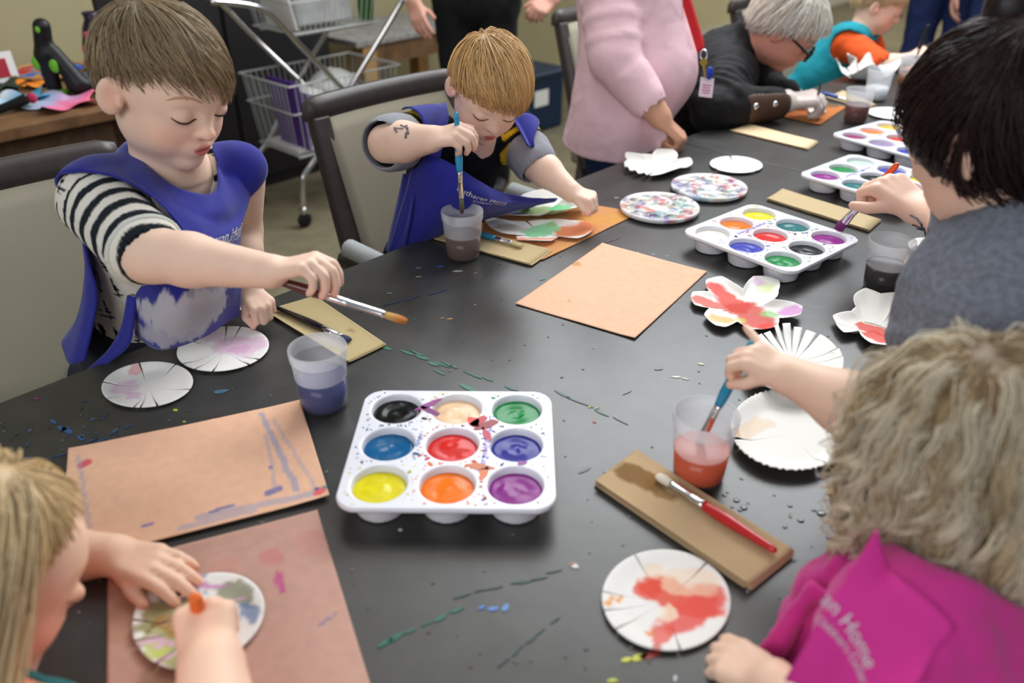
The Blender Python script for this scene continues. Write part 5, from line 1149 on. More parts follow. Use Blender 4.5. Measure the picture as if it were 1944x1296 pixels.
S.u(E_(1175, -60, 2.22, (.17, .11, .20)), .05).u(E_(1180, 130, 2.31, (.14, .11, .20)), .05).u(hip_e := ellipsoid(hip, (.15, .10, .12), R), .05)
shR = PD(1150, -95, 2.12); elR = PD(1166, 108, 2.135); wrR = PD(1252, 221, 2.14)
arm(S, shR, elR, wrR, (.056, .050, .045, .031), .03)
hR = Hand(wrR, PD(1290, 258, 2.16) - wrR, AR * .75 + AU * .5 - AF * .45, True, .17, [(62, 72, 40), (66, 76, 40), (70, 78, 40), (72, 80, 40)], thumb=((.35, .85, -.5), (-.1, .8, -.6)), fat=1.08)
S.u(hR.f, .02)
shL = shR - rt * .34; S.u(capsule(shL, shL - EZ * .27 + fw * .05, .056, .048), .03).u(capsule(shL - EZ * .27 + fw * .05, shL - EZ * .36 + fw * .24, .044, .032), .02)
hLw = Hand(shL - EZ * .36 + fw * .25, fw - EZ * .3, EZ, False, .165, [(40, 50, 30)] * 4); S.u(hLw.f, .02)
V, F = S.mesh(.006); mesh_obj('body', V, F, M_skin, o, True, skin_cols(V, srgb(206, 154, 126), [(hcW, R, .225)], .3, hR.tips))
short_hair(o, hcW, R, .225, std_cut(hcW, R, .225), (0, -.2, .5), (96, 66, 46), (70, 48, 34), n=300, seg=6, step=.016, seed=31, width=.0025, hmesh=.012)
S2 = Sdf().u(E_(1178, -70, 2.22, (.185, .125, .22))).u(E_(1205, 30, 2.27, (.165, .138, .17)), .05).u(E_(1226, 132, 2.30, (.155, .142, .145)), .05).u(E_(1168, 140, 2.31, (.15, .108, .20)), .05)
S2.u(ellipsoid(hip, (.185, .132, .15), R), .06).u(ellipsoid(hip - EZ * .11, (.20, .162, .16), R), .05)
for k in range(7):   # folds of the flared hem
    a = -2.2 + k * .62; q = hip - EZ * .10 + rt * .185 * math.sin(a) * 1.0 + fw * .15 * math.cos(a); S2.u(capsule(q + EZ * .10 - (q - hip) * .25, q - EZ * .09 + (q - hip) * .10, .008, .022), .03)
zh = PD(1100, 298, 2.25)[2]; S2.clip(plane(A(0, 0, zh), -EZ))
S2.sub(ellipsoid(hip - EZ * .13, (.175, .135, .09), R), .004)
cuff = wrR + (elR - wrR) * .26
S2.u(capsule(shR, elR, .082, .066), .03).u(capsule(elR, cuff, .066, .048), .012)
for k in range(5): q = elR + (cuff - elR) * (.45 + .13 * k); S2.u(ellipsoid(q, A(.058, .058, .012) * (1 - .04 * k), frame(nrm(np.cross(cuff - elR, AF)), nrm(cuff - elR))), .012)
for k, (t, sg) in enumerate(((.30, 1), (.48, -1), (.66, 1), (.86, -1))):
    q = shR + (elR - shR) * t; S2.u(ellipsoid(q, A(.080 - .016 * t, .080 - .016 * t, .008), frame(nrm(np.cross(elR - shR, AF)), nrm(nrm(elR - shR) + AR * .25 * sg))), .016)
S2.u(capsule(shL, shL - EZ * .27 + fw * .05, .075, .062), .03).sub(capsule(cuff, wrR, .040, .036), .004).sub(capsule(nkW - EZ * .04, nkW + EZ * .2, .075, .09), .02)
to_cap(S2, o, 'pink_top', mat('pink_jersey', PKC, .85, .15, bump=.12, bscale=500, var=.03, vscale=6), .0055, None, noise=.006)
S3 = Sdf(); ft = []
for sg in (-1, 1):
    h = hip + rt * .09 * sg - EZ * .03; kn = h - EZ * .36 + fw * .01; f = up(h + rt * .01 * sg, .06); S3.u(capsule(h, kn, .092, .066), .04).u(capsule(kn, f, .064, .050), .03); ft.append(f)
to_cap(S3, o, 'jeans', M_denim, .01); shoes(o, ft, fw)
# lanyard with keys and badge
ln = thing('lanyard', 'red lanyard with gold key, blue fob and badge hanging on the pink top', 'lanyard', PD(1330, 100, 2.22))
P = np.array([PD(1285, -60, 2.14), PD(1296, -20, 2.17), PD(1308, 20, 2.19), PD(1320, 60, 2.205), PD(1331, 97, 2.215)]); P = pushout(S2, catmull(P, 20), .004)
MB().tube(P, .012, 8, flat=.12, nref=AF).build('strap', mat('red_ribbon', srgb(196, 30, 36), .6), ln)
MB().tube(P + A(.012, .06, .0), .012, 8, flat=.12, nref=AF).build('strap', MATS['red_ribbon'], ln)
T = np.linspace(0, 2 * PI, 16); q = PD(1336, 104, 2.21)
MB().tube(np.array([q + AR * .009 * math.cos(t) + AU * .014 * math.sin(t) for t in T]), .0018, 6, cap=False).build('clip', M_chrome, ln)
q = PD(1336, 118, 2.205); MB().lathe(q, [(.001, -.0015), (.010, -.0015), (.010, .0015), (.001, .0015)], 16, (AR, AU, -AF)).box(q - AU * .022 + AR * .002, .006, .034, .0025, (AR, nrm(AU - AR * .12), -AF)).build('key', mat('brass', srgb(214, 180, 84), .25, metal=1.), ln, False)
V, F = Sdf().u(ellipsoid(PD(1347, 139, 2.205), (.010, .008, .017))).mesh(.003); mesh_obj('key_fob', V, F, mat('blue_fob', srgb(30, 60, 170), .3), ln)
q = PD(1341, 166, 2.212); bx = nrm(AR - AU * .12); by = nrm(AU + AR * .12)
bd = MB().box(q, .036, .052, .0015, (bx, by, np.cross(bx, by))).build('badge', mat('badge_card', srgb(214, 196, 206), .5), ln, False)
for k in range(4): MB().box(q + by * (.006 - .007 * k) - AF * .0015, .024 - .004 * (k % 2), .002, .0006, (bx, by, np.cross(bx, by))).build('printed_line', mat('badge_ink', srgb(170, 70, 90), .6), bd, False)
# ================================================================= generic standing adult
def standing(label, base, az, hgt, shirt, legs, hands=None, hairc=(60, 44, 36), skin=(214, 160, 140), wide=1.):
    fw = A(math.cos(math.radians(az)), math.sin(math.radians(az)), 0); R = frame(fw); rt = R[:, 0]; b = up(base, 0)
    o = thing('person', label, 'person', b); k = hgt / 1.7
    pl = b + EZ * .92 * k; nk = b + EZ * 1.42 * k; hc = b + EZ * 1.57 * k + fw * .03; S = Sdf(); head(S, hc, R, .225 * k, True)
    S.u(capsule(nk - EZ * .05, hc - EZ * .05, .058, .055), .04); torso(S, nk, pl, rt, fw, .185 * k * wide, .105 * k * wide); tp = []; S2 = Sdf(); torso(S2, nk, pl - EZ * .04, rt, fw, .185 * k * wide, .115 * k * wide, .012)
    for i, sg in enumerate((1, -1)):
        sh = nk - EZ * .07 + rt * .17 * k * sg * wide
        if hands: wr, d, bk, cur = hands[i]
        else: wr = sh - EZ * .50 * k + rt * .07 * sg + fw * .05; d = -EZ + fw * .1; bk = rt * sg; cur = [(18, 25, 15)] * 4
        el = (sh + wr) / 2 - fw * .05 + rt * sg * .03; arm(S, sh, el, wr, (.052, .046, .042, .029), .03)
        hd = Hand(wr, d, bk, sg > 0, .175, cur); S.u(hd.f, .02); tp += hd.tips; S2.u(capsule(sh, sh + (el - sh) * .8, .068, .06), .04)
    S2.sub(capsule(nk, nk + EZ * .2, .07, .08), .02)
    V, F = S.mesh(.007); mesh_obj('body', V, F, M_skin, o, True, skin_cols(V, srgb(*skin), [(hc, R, .225 * k)], .3, tp))
    to_cap(S2, o, 'shirt', mat('shirt_%d_%d' % shirt[:2], srgb(*shirt), .9, bump=.15, bscale=300), .011, None, noise=.012)
    S3 = Sdf().u(ellipsoid(pl, A(.175, .125, .12) * k * wide, R)); ft = []
    for sg in (-1, 1):
        h = pl + rt * .09 * sg; kn = h - EZ * .42 * k + fw * .02; f = up(h, .06); S3.u(capsule(h, kn, .092 * wide, .070), .04).u(capsule(kn, f, .068, .056), .03); ft.append(f)
    to_cap(S3, o, 'trousers', mat('trousers_%d_%d' % legs[:2], srgb(*legs), .88, bump=.2, bscale=500, var=.12, vscale=20), .012, None, noise=.012); shoes(o, ft, fw)
    short_hair(o, hc, R, .225 * k, std_cut(hc, R, .225 * k), (0, -.2, .5), hairc, hairc, n=250, seg=6, step=.016, seed=33, width=.003, hmesh=.012)
    return o
b = PD(905, 40, 3.65)
standing('adult dressed in black standing behind the child with rolled cuffs, both hands hanging', b, -96, 1.62, (18, 18, 21), (22, 22, 26),
         hands=[(PD(784, 2, 3.42), PD(805, 80, 3.40) - PD(784, 2, 3.42), AR * -.5 - AF * .8, [(12, 20, 12), (15, 22, 14), (18, 25, 14), (20, 28, 16)]),
                (PD(1050, -4, 3.40), PD(1000, 38, 3.36) - PD(1050, -4, 3.40), -AF * .8 + AR * .3 + AU * .4, [(30, 45, 30), (42, 55, 35), (50, 60, 35), (55, 62, 35)])], wide=1.12)
standing('adult in blue jeans at the far end of the back table, left of the pair', PD(1782, 60, 4.3), 250, 1.7, (60, 62, 70), (34, 50, 96))
standing('adult in blue jeans at the far end of the back table, right of the pair', PD(1908, 60, 3.95), 235, 1.75, (70, 70, 76), (34, 50, 96))
# ================================================================= grey-haired man with glasses
fw = face_dir(-28, 0); R0 = frame(fw); rt = R0[:, 0]; pl = L(2.50, -1.62, .56)
o = thing('person', 'adult in glasses and black jacket bending over a painting, hand gloved', 'person', up(pl, .47))
H = .215; hc = PD(1494, 56, 2.50); HR = frame(face_dir(-22, 38)); S = Sdf(); head(S, hc, HR, H, True)
nk = PD(1418, 88, 2.60); S.u(capsule(nk, hc + HR @ A(0, -.15, -.2) * H, .062, .058), .04)
torso(S, nk, pl, rt, fw, .17, .10); shR = nk + rt * .15 - EZ * .06; elR = PD(1352, 207, 2.36); wrR = PD(1492, 193, 2.41)
arm(S, shR, elR, wrR, (.05, .045, .04, .028), .03)
hR = Hand(wrR, PD(1545, 186, 2.40) - wrR, AU * .7 - AF * .6, True, .165, [(35, 50, 30), (48, 55, 35), (55, 60, 35), (60, 62, 35)], thumb=((.5, .8, -.5), (.1, .9, -.5)), fat=1.1); S.u(hR.f, .02)
shL = nk - rt * .15 - EZ * .06; elL = PD(1450, 165, 2.80); wrL = PD(1490, 178, 2.62); arm(S, shL, elL, wrL, (.05, .045, .04, .028), .03)
hL = Hand(wrL, PD(1520, 182, 2.56) - wrL, AU, False, .16, [(30, 40, 25)] * 4); S.u(hL.f, .02)
for sg in (-1, 1): kn = pl + rt * .1 * sg + fw * .40; S.u(capsule(pl + rt * .09 * sg, kn, .075, .06), .04).u(capsule(kn, up(kn, .08), .055, .04), .03)
V, F = S.mesh(.005); mesh_obj('body', V, F, M_skin, o, True, skin_cols(V, srgb(206, 150, 128), [(hc, HR, H)], .6))
brows_lashes(S, hc, HR, H, o, (150, 144, 138), (70, 56, 50), bw=.014)
gv, gf = Sdf().u((lambda f: (setattr(g := (lambda p: f(p) - .0022), 'bb', (f.bb[0] - .003, f.bb[1] + .003)), g)[1])(hR.f)).u(capsule(wrR - (wrR - elR) * .0, wrR + (elR - wrR) * .10, .034, .036), .012).mesh(.0042)
mesh_obj('glove', gv + (fbm(gv * 60, 3)[:, None] - .5) * .004, gf, mat('clear_glove', srgb(232, 222, 214), .3, .5, alpha=.8), o)
short_hair(o, hc, HR, H, std_cut(hc, HR, H, (0, .40, .33), (0, .72, -1), ear=.07, earz=-.10), (0, -.15, .52), (222, 221, 217), (186, 184, 180), n=2600, seg=9, step=.015, sweep=(0, -.15, -.2), seed=41, width=.0010, lift=.016, grav=.12, fringe=.12, capk=1.05, hmesh=.006)
def hp(x, y, z): return hc + HR @ (A(x, y, z) * H)
g = thing('eyeglasses', 'dark rectangular glasses on the person in the black jacket', 'glasses', hp(0, .45, 0))
for s in (-1, 1):
    T = np.linspace(0, 2 * PI, 25); P = np.array([hp(s * .165 + .115 * np.sign(math.cos(t)) * abs(math.cos(t)) ** .55, .475, -.02 + .075 * np.sign(math.sin(t)) * abs(math.sin(t)) ** .55) for t in T])
    MB().tube(P, .0032, 6, cap=False).build('rim', M_black, g); MB().add(P, [tuple(range(25))]).build('lens', mat('lens_glass', srgb(225, 232, 238), .05, .5, alpha=.18), g, False)
    MB().tube(catmull([hp(s * .285, .47, .02), hp(s * .37, .36, .03), hp(s * .415, .10, .04), hp(s * .42, -.03, .06), hp(s * .41, -.12, .0)], 14), .0036, 6).build('temple', M_black, g)
MB().tube(catmull([hp(-.05, .475, 0), hp(0, .49, .02), hp(.05, .475, 0)], 7), .003, 6).build('bridge', M_black, g)
S2 = Sdf(); torso(S2, nk + fw * .0, pl, rt, fw, .175, .115, .018); cf = wrR + (elR - wrR) * .16
S2.u(capsule(shR, elR, .080, .062), .04).u(capsule(elR, cf, .062, .046), .02).u(capsule(shL, elL, .08, .062), .04).u(capsule(elL, wrL, .06, .046), .02)
S2.u(capsule(nk - EZ * .02 - rt * .03, nk + EZ * .03 + fw * .03, .085, .078), .03).sub(capsule(nk + fw * .06 + EZ * .06, hc - HR[:, 2] * .02, .066, .09), .01)
for k in range(5): q = shR + (elR - shR) * (.25 + .15 * k); S2.u(ellipsoid(q, (.082, .082, .016), frame(nrm(np.cross(elR - shR, AR)), nrm(elR - shR))), .02)
to_cap(S2, o, 'jacket', mat('black_jacket', srgb(25, 25, 27), .75, .25, bump=.25, bscale=250), .0065, None, noise=.014)
d = nrm(wrR - elR); c0 = elR + (wrR - elR) * .46
S3 = Sdf().u(capsule(c0, cf, .0565, .049)).sub(plane(c0 + AU * .0, AU * -1.) if False else capsule(c0 + AU * .06 - d * .05, cf + AU * .06 + d * .05, .066, .06), .002)
cuffo = to_cap(S3, o, 'leather_cuff', mat('brown_leather', srgb(76, 54, 40), .55, bump=.2, bscale=200), .004)
for t in (.15, .85):
    q = c0 + (cf - c0) * t; dirn = nrm(-AF * 1 - AU * .35); q = q + dirn * (.060 - .008 * t)
    MB().lathe(q, [(.009, -.004), (.009, .001), (.006, .003), (.001, .0035)], 14, (d, nrm(np.cross(dirn, d)), dirn)).build('snap', M_chrome, cuffo)
to_cap(Sdf().u(capsule(pl - rt * .09, pl - rt * .1 + fw * .40, .09, .072)).u(capsule(pl + rt * .09, pl + rt * .1 + fw * .40, .09, .072), .03).u(capsule(pl + rt * .1 + fw * .4, up(pl + rt * .1 + fw * .4, .1), .07, .055), .03).u(capsule(pl - rt * .1 + fw * .4, up(pl - rt * .1 + fw * .4, .1), .07, .055), .03), o, 'trousers', MATS['dark_trousers'], .012)
shoes(o, [up(pl + rt * .1 * s + fw * .40, 0) for s in (-1, 1)], fw)
brush('thin dark brush held in the gloved hand', PD(1546, 207, 2.41), PD(1560, 153, 2.36), (60, 40, 34), (90, 70, 60), lb=.008, lf=.012, r=.003)
# ================================================================= small boy in the teal apron
fw = face_dir(-38, 0); R0 = frame(fw); rt = R0[:, 0]; pl = L(3.20, -1.50, .53)
o = thing('person', 'small child in a teal apron and orange shirt painting at the far table', 'person', up(pl, .47))
H = .195; hc = PD(1670, 8, 3.12); HR = frame(face_dir(-24, 22)); S = Sdf(); head(S, hc, HR, H, fat=1.05)
nk = PD(1632, 66, 3.16); S.u(capsule(nk - EZ * .02, hc + HR @ A(0, -.12, -.22) * H, .042, .042), .03); torso(S, nk, pl, rt, fw, .115, .07)
shR = nk + rt * .10 - EZ * .025; elR = PD(1672, 126, 2.98); wrR = PD(1728, 112, 2.97); arm(S, shR, elR, wrR, (.036, .033, .031, .022))
hR = Hand(wrR, PD(1752, 98, 2.96) - wrR, AU * .5 - AF * .6 + AR * .2, True, .11, [(50, 50, 30), (55, 55, 30), (60, 58, 30), (62, 60, 30)], thumb=((.6, .75, -.4), (.2, .9, -.4)), fat=1.12); S.u(hR.f, .012)
shL = nk - rt * .10 - EZ * .025; elL = shL + fw * .08 - EZ * .13; wrL = elL + fw * .14 - EZ * .0; arm(S, shL, elL, wrL, (.036, .033, .03, .022)); hLt = Hand(wrL, fw, EZ, False, .105, [(30, 40, 20)] * 4); S.u(hLt.f, .012)
for sg in (-1, 1): kn = pl + rt * .055 * sg + fw * .25; S.u(capsule(pl + rt * .05 * sg, kn, .06, .046), .04).u(capsule(kn, kn - EZ * .28, .044, .034), .02)
V, F = S.mesh(.005); mesh_obj('body', V, F, M_skin, o, True, skin_cols(V, srgb(245, 208, 186), [(hc, HR, H)], .9, hR.tips))
brows_lashes(S, hc, HR, H, o, (196, 160, 120), (100, 74, 60), bw=.010)
short_hair(o, hc, HR, H, std_cut(hc, HR, H, (0, .38, .20), (0, .52, -1)), (0, -.25, .5), (206, 184, 150), (168, 148, 118), n=1800, seg=7, step=.012, seed=44, width=.0010, hmesh=.006)
S2 = Sdf(); torso(S2, nk, pl, rt, fw, .115, .07, .008); S2.u(capsule(shR, elR + (shR - elR) * .08, .056, .050), .03).u(capsule(shL, elL, .052, .046), .03).sub(capsule(nk + EZ * .04, nk, .056, .046), .01).sub(capsule(elR, elR + (shR - elR) * .1, .038, .038), .004)
to_cap(S2, o, 'orange_shirt', mat('orange_knit', srgb(222, 84, 26), .85, bump=.15, bscale=400), .0055, None, noise=.008)
S3 = Sdf(); torso(S3, nk, pl - EZ * .02, rt, fw, .120, .078, .018); S3.u(capsule(nk - rt * .10, nk + rt * .10, .052, .050), .03).u(capsule(nk - fw * .05 - EZ * .03, PD(1562, 150, 3.22), .06, .085), .05)
S3.sub(capsule(nk + EZ * .05, nk - EZ * .005, .062, .052), .006).sub(capsule(shR + rt * .035 + EZ * .002, elR + rt * .05, .058, .075), .004).sub(capsule(shL - rt * .03, elL - rt * .05, .058, .07), .004)
to_cap(S3, o, 'teal_apron', mat('teal_cloth', srgb(20, 140, 156), .85, bump=.15, bscale=400), .0055, None, noise=.008)
brush('black-handled brush held upright by the small child in teal', PD(1738, 112, 2.93), PD(1763, 46, 2.86), (24, 24, 28), (60, 50, 46), lb=.015, lf=.02, r=.006)
# ================================================================= dark-haired woman in grey (right)
fw = -E2; rt = E1; pl = L(1.12, .12, .56)
o = thing('person', 'adult in a grey shirt on the right, dipping an orange brush', 'person', up(pl, 0.))
H = .212; hc = PD(1890, 272, .94); HR = frame(face_dir(120, 38), EZ, -.05); S = Sdf(); head(S, hc, HR, H, True)
nk = PD(1938, 378, .99); S.u(capsule(nk, hc + HR @ A(0, -.12, -.2) * H, .056, .052), .04)
torso(S, nk, pl, rt, fw, .165, .10)
shR = nk + rt * .14 - EZ * .055; shL = nk - rt * .128 - EZ * .06
elR = PD(1862, 452, 1.27); wrR = PD(1752, 402, 1.44); arm(S, shR, elR, wrR, (.046, .040, .036, .026), .03)
hR = Hand(wrR, PD(1690, 352, 1.47) - wrR, AU * .55 - AF * .75 - AR * .05, True, .168, [(55, 62, 40), (60, 66, 40), (64, 68, 40), (66, 70, 40)], thumb=((.75, .65, -.25), (.35, .85, -.35)), fat=1.06); S.u(hR.f, .02)
elL = PD(1812, 735, .95); wrL = PD(1890, 720, .98); arm(S, shL, elL, wrL, (.046, .042, .038, .028), .03)
hL = Hand(wrL, PD(1930, 700, 1.0) - wrL, AU, False, .165, [(30, 40, 25)] * 4); S.u(hL.f, .02)
for sg in (-1, 1): kn = pl + rt * .09 * sg + fw * .42; S.u(capsule(pl + rt * .09 * sg, kn, .075, .06), .04).u(capsule(kn, up(kn, .08), .055, .04), .03)
V, F = S.mesh(.0042); mesh_obj('body', V, F, M_skin, o, True, skin_cols(V, srgb(242, 200, 178), [(hc, HR, H)], .7, hR.tips))
m = MB()
for x, y, a, l in [(1722, 428, .5, 8), (1732, 436, .9, 9), (1738, 446, 1.2, 8), (1742, 456, 1.5, 7), (1728, 446, .4, 9), (1735, 452, .2, 7)]:
    p0 = PD(x + 14 - l * math.cos(a), y - 16 - l * math.sin(a), 1.33); p1 = PD(x + 14 + l * math.cos(a), y - 16 + l * math.sin(a), 1.33); q = catmull([p0, (p0 + p1) / 2, p1], 7); d = nrm(q - CAMP)
    for _ in range(30): q = q + d * np.clip(S(q), -1, .05)[:, None] * .8
    m.tube(q, .0034, 6, flat=.3)
m.build('tattoo', mat('dark_tattoo_ink', srgb(60, 76, 92), .7), o)
# hair pulled back to a bun
def hq(x, y, z): return hc + HR @ (A(x, y, z) * H)
bun = hc + 1.08 * (PD(1935, 160, .90) - hc)
cut = [halfspace(hc, HR, H, (0, .36, .20), (0, 1.7, -1))]
f = ellipsoid(hq(-.44, .0, -.10), A(.12, .10, .13) * H, HR); cut.append(f); cut.append(ellipsoid(hq(.44, .0, -.10), A(.12, .10, .13) * H, HR))
S2 = Sdf().u(ellipsoid(hq(0, -.07, .125), A(.41, .50, .45) * H, HR)).u(ellipsoid(hq(0, -.20, -.14), A(.34, .30, .30) * H, HR), .08 * H)
sol = Sdf(); sol.P = list(S2.P)
for f in cut: S2.sub(f, .01 * H)
V, F = S2.mesh(.005); nz = fbm(V * 70, 5); V2 = V + nrm(V - hc) * ((nz - .5) * .008)[:, None]; HB = (38, 27, 27)
mesh_obj('hair_cap', V2, F, M_hair, o, True, np.clip(srgb(30, 22, 22) * (1 + .6 * (nz - .5))[:, None], 0, 1))
rg = np.random.default_rng(51); N = 4500; cutd = np.min([f(V) for f in cut], axis=0); rts = V[rg.choice(np.flatnonzero((cutd > .004) & (np.abs(sol(V)) < .004)), N)]
def dirf(p, i, d):
    g = grad(sol, p); a = nrm(bun - p); a = a - g * (a * g).sum(-1, keepdims=True) * .9; return nrm(a + 1e-4)
G = grow(rts, dirf, sol, rg.uniform(.001, .012, N), 10, .013, .6, .01, .0012, .5, seed=52)
strand_mesh(G, .0007 * np.r_[.6, np.ones(8), .7, .3], hair_vcols(N, HB, .5, 53, (1.9, 1.45, 1.3)), 'hair_strands', M_hair, o)
V, F = Sdf().u(ellipsoid(bun, A(.20, .17, .19) * H, HR)).u(ellipsoid(bun - HR[:, 1] * .05 * H + HR[:, 2] * .07, (.03, .026, .04)), .02).mesh(.006); nz = fbm(V * 90, 6)
mesh_obj('hair_bun', V + nrm(V - bun) * ((nz - .5) * .014)[:, None], F, M_hair, o, True, np.clip(srgb(34, 25, 25) * (1 + .8 * (nz - .5))[:, None], 0, 1))
T = np.linspace(0, 2 * PI, 24); ax = nrm(bun - hc); u = nrm(np.cross(ax, EZ)); w = np.cross(ax, u); q = bun - ax * .010
MB().tube(np.array([q + (u * math.cos(t) + w * math.sin(t)) * .046 for t in T]), .0035, 6, cap=False).build('hair_tie', mat('tan_elastic', srgb(196, 160, 110), .6), o)
S2 = Sdf(); torso(S2, nk, pl, rt, fw, .175, .115, .012)
S2.u(capsule(shL, elL, .070, .058), .04).u(capsule(elL, elL + (wrL - elL) * .35, .060, .05), .02).u(capsule(shR, elR, .070, .056), .04)
S2.u(capsule(nk - EZ * .03, nk + EZ * .012 - fw * .02, .092, .080), .04).u(capsule(nk - fw * .06 - rt * .06, nk - fw * .06 + rt * .06, .075, .075), .05).sub(capsule(nk + EZ * .02 + fw * .03, hc, .060, .07), .01)
for k in range(4): q = shL + (elL - shL) * (.35 + .16 * k); S2.u(ellipsoid(q, (.078, .078, .014), frame(nrm(np.cross(elL - shL, AR)), nrm(elL - shL + AR * .08 * (-1) ** k))), .03)
to_cap(S2, o, 'grey_shirt', mat('heather_grey_knit', srgb(124, 128, 138), .9, .15, bump=.3, bscale=350, var=.22, vscale=140), .006, None, noise=.014)
to_cap(Sdf().u(capsule(pl - rt * .09, pl - rt * .09 + fw * .42, .09, .072)).u(capsule(pl + rt * .09, pl + rt * .09 + fw * .42, .09, .072), .03).u(capsule(pl + rt * .09 + fw * .42, up(pl + rt * .09 + fw * .42, .1), .07, .055), .03).u(capsule(pl - rt * .09 + fw * .42, up(pl - rt * .09 + fw * .42, .1), .07, .055), .03), o, 'jeans', M_denim, .012)
shoes(o, [up(pl + rt * .09 * s + fw * .42, 0) for s in (-1, 1)], fw)
brush('orange-handled brush dipping into the purple paint', PD(1588, 438, 1.635), PD(1706, 309, 1.50), (226, 88, 36), (120, 40, 110), tipcol=(100, 24, 92), lb=.026, lf=.045, r=.0072, w=1.3)
# ================================================================= curly-haired child in magenta
fw = nrm(-E2 + E1 * .10); R0 = frame(fw); rt = R0[:, 0]; pl = L(.66, .06, .56)
o = thing('person', 'child in a magenta apron dipping a blue brush into orange water', 'person', up(pl, .47))
H = .192; hc = PD(1840, 868, .745); HR = frame(face_dir(138, 22)); S = Sdf(); head(S, hc, HR, H, fat=1.1)
nk = PD(1830, 1050, .735); S.u(capsule(nk - EZ * .02, hc + HR @ A(0, -.1, -.2) * H, .042, .042), .03); torso(S, nk, pl, rt, fw, .115, .072)
shR = nk + rt * .095 - EZ * .03; shL = nk - rt * .10 - EZ * .03
elR = PD(1668, 795, .86); wrR = PD(1505, 716, .93); arm(S, shR, elR, wrR, (.036, .034, .032, .0225))
hR = Hand(wrR, PD(1425, 672, .945) - wrR, -AF * .75 + AU * .65, True, .104, [(50, 56, 35), (52, 58, 36), (50, 58, 36), (4, 10, 8, -32)], thumb=((.55, .70, -.6), (.1, .8, -.7)), fat=1.16, spread=7)
S.u(hR.f, .012)
elL = PD(1590, 1420, .66); wrL = PD(1470, 1300, .735); arm(S, shL, elL, wrL, (.036, .034, .031, .022))
hL = Hand(wrL, PD(1380, 1248, .785) - wrL, AU * .6 - AF * .7, False, .112, [(12, 22, 15), (18, 28, 18), (24, 34, 20), (30, 38, 22)], thumb=((.35, .9, -.25), (.15, .95, -.25)), fat=1.14); S.u(hL.f, .012)
for sg in (-1, 1): kn = pl + rt * .055 * sg + fw * .24; S.u(capsule(pl + rt * .05 * sg, kn, .06, .046), .04).u(capsule(kn, kn - EZ * .28, .044, .034), .02)
V, F = S.mesh(.0034); mesh_obj('body', V, F, M_skin, o, True, skin_cols(V, srgb(245, 206, 180), [(hc, HR, H)], .9, hR.tips + hL.tips))
brows_lashes(S, hc, HR, H, o, (190, 150, 100), (100, 74, 60), bw=.01)
S2 = Sdf(); torso(S2, nk, pl, rt, fw, .115, .072, .008); S2.u(capsule(shL, elL + (shL - elL) * .4, .050, .046), .03).u(capsule(shR, shR + (elR - shR) * .45, .048, .044), .03).sub(capsule(nk + EZ * .04, nk, .052, .044), .01)
def pat(V):
    f = fbm(V * 70, 61); C = np.where((f > .58)[:, None], srgb(236, 120, 170), np.where((f < .42)[:, None], srgb(120, 150, 205), srgb(226, 220, 230))); return C
to_cap(S2, o, 'patterned_shirt', M_cloth, .0045, pat, noise=.004)
S3 = Sdf(); torso(S3, nk, pl - EZ * .05, rt, fw, .120, .082, .017); S3.u(capsule(nk - rt * .105 - EZ * .012, nk + rt * .105 - EZ * .012, .050, .050), .03).u(ellipsoid(nk - EZ * .16 + fw * .045, (.10, .085, .13)), .05)
for k, (a, r) in enumerate(((-.09, .02), (-.045, .026), (.01, .022), (.055, .024), (.10, .02))): S3.u(capsule(nk + rt * a - EZ * .05 + fw * .085, nk + rt * a * 1.5 - EZ * .28 + fw * .13, .008, r), .02)
S3.sub(capsule(nk + EZ * .06, nk - EZ * .002, .084, .068), .008).u(capsule(shL, shL + (elL - shL) * .42, .062, .060), .03).sub(capsule(shL + (elL - shL) * .5, elL, .048, .05), .004).sub(capsule(shR + rt * .034, elR, .054, .06), .004)
M_mag = mat('magenta_apron_cloth', srgb(214, 56, 146), .85, .2, bump=.2, bscale=500, sheen=.2)
ap = to_cap(S3, o, 'magenta_apron', M_mag, .0042, None, noise=.016)
pan, PG = apron_sheet([[(1664, 1005, .66), (1700, 1110, .66), (1785, 1195, .64)], [(1605, 1100, .66), (1685, 1180, .64), (1778, 1230, .62)], [(1545, 1195, .66), (1655, 1255, .63), (1760, 1268, .61)], [(1492, 1290, .67), (1620, 1330, .63), (1735, 1310, .60)]], 24, 30, S3, .005, o, 'apron_front', m=mat('magenta_panel', vcol=True, rough=.85, spec=.2, bump=.2, bscale=500), col=srgb(216, 58, 148), seed=62, wr=.005)
# lettering wrapped on the chest
gp = PG.reshape(-1, 3) - CAMP; gd = gp @ AF; gx = 972 + FPX * (gp @ AR) / gd; gy = 648 - FPX * (gp @ AU) / gd
def wrap_text(text, x0, y0, a0, a1, size_px, name):
    V, F = scrib(text, 1.0, 0.); wd = V[:, 0].max(); th = a0 + (a1 - a0) * V[:, 0] / wd; r = wd * size_px / (a1 - a0)
    x = x0 + r * (np.sin(th) - math.sin(a0)) + V[:, 1] * size_px * np.sin(th); y = y0 - r * (np.cos(th) - math.cos(a0)) - V[:, 1] * size_px * np.cos(th); q = []
    for xx, yy in zip(x, y):
        d2 = (gx - xx) ** 2 + (gy - yy) ** 2; k = np.argsort(d2)[:4]; w = 1 / (d2[k] + .5); q.append(PD(xx, yy, (gd[k] * w).sum() / w.sum() - .0045))
    mesh_obj(name, np.array(q), F, M_print, pan, False)
wrap_text('an Home', 1556, 1142, .72, 1.25, 42, 'lettering'); wrap_text("Children's Center", 1546, 1178, .62, 1.25, 21, 'lettering')
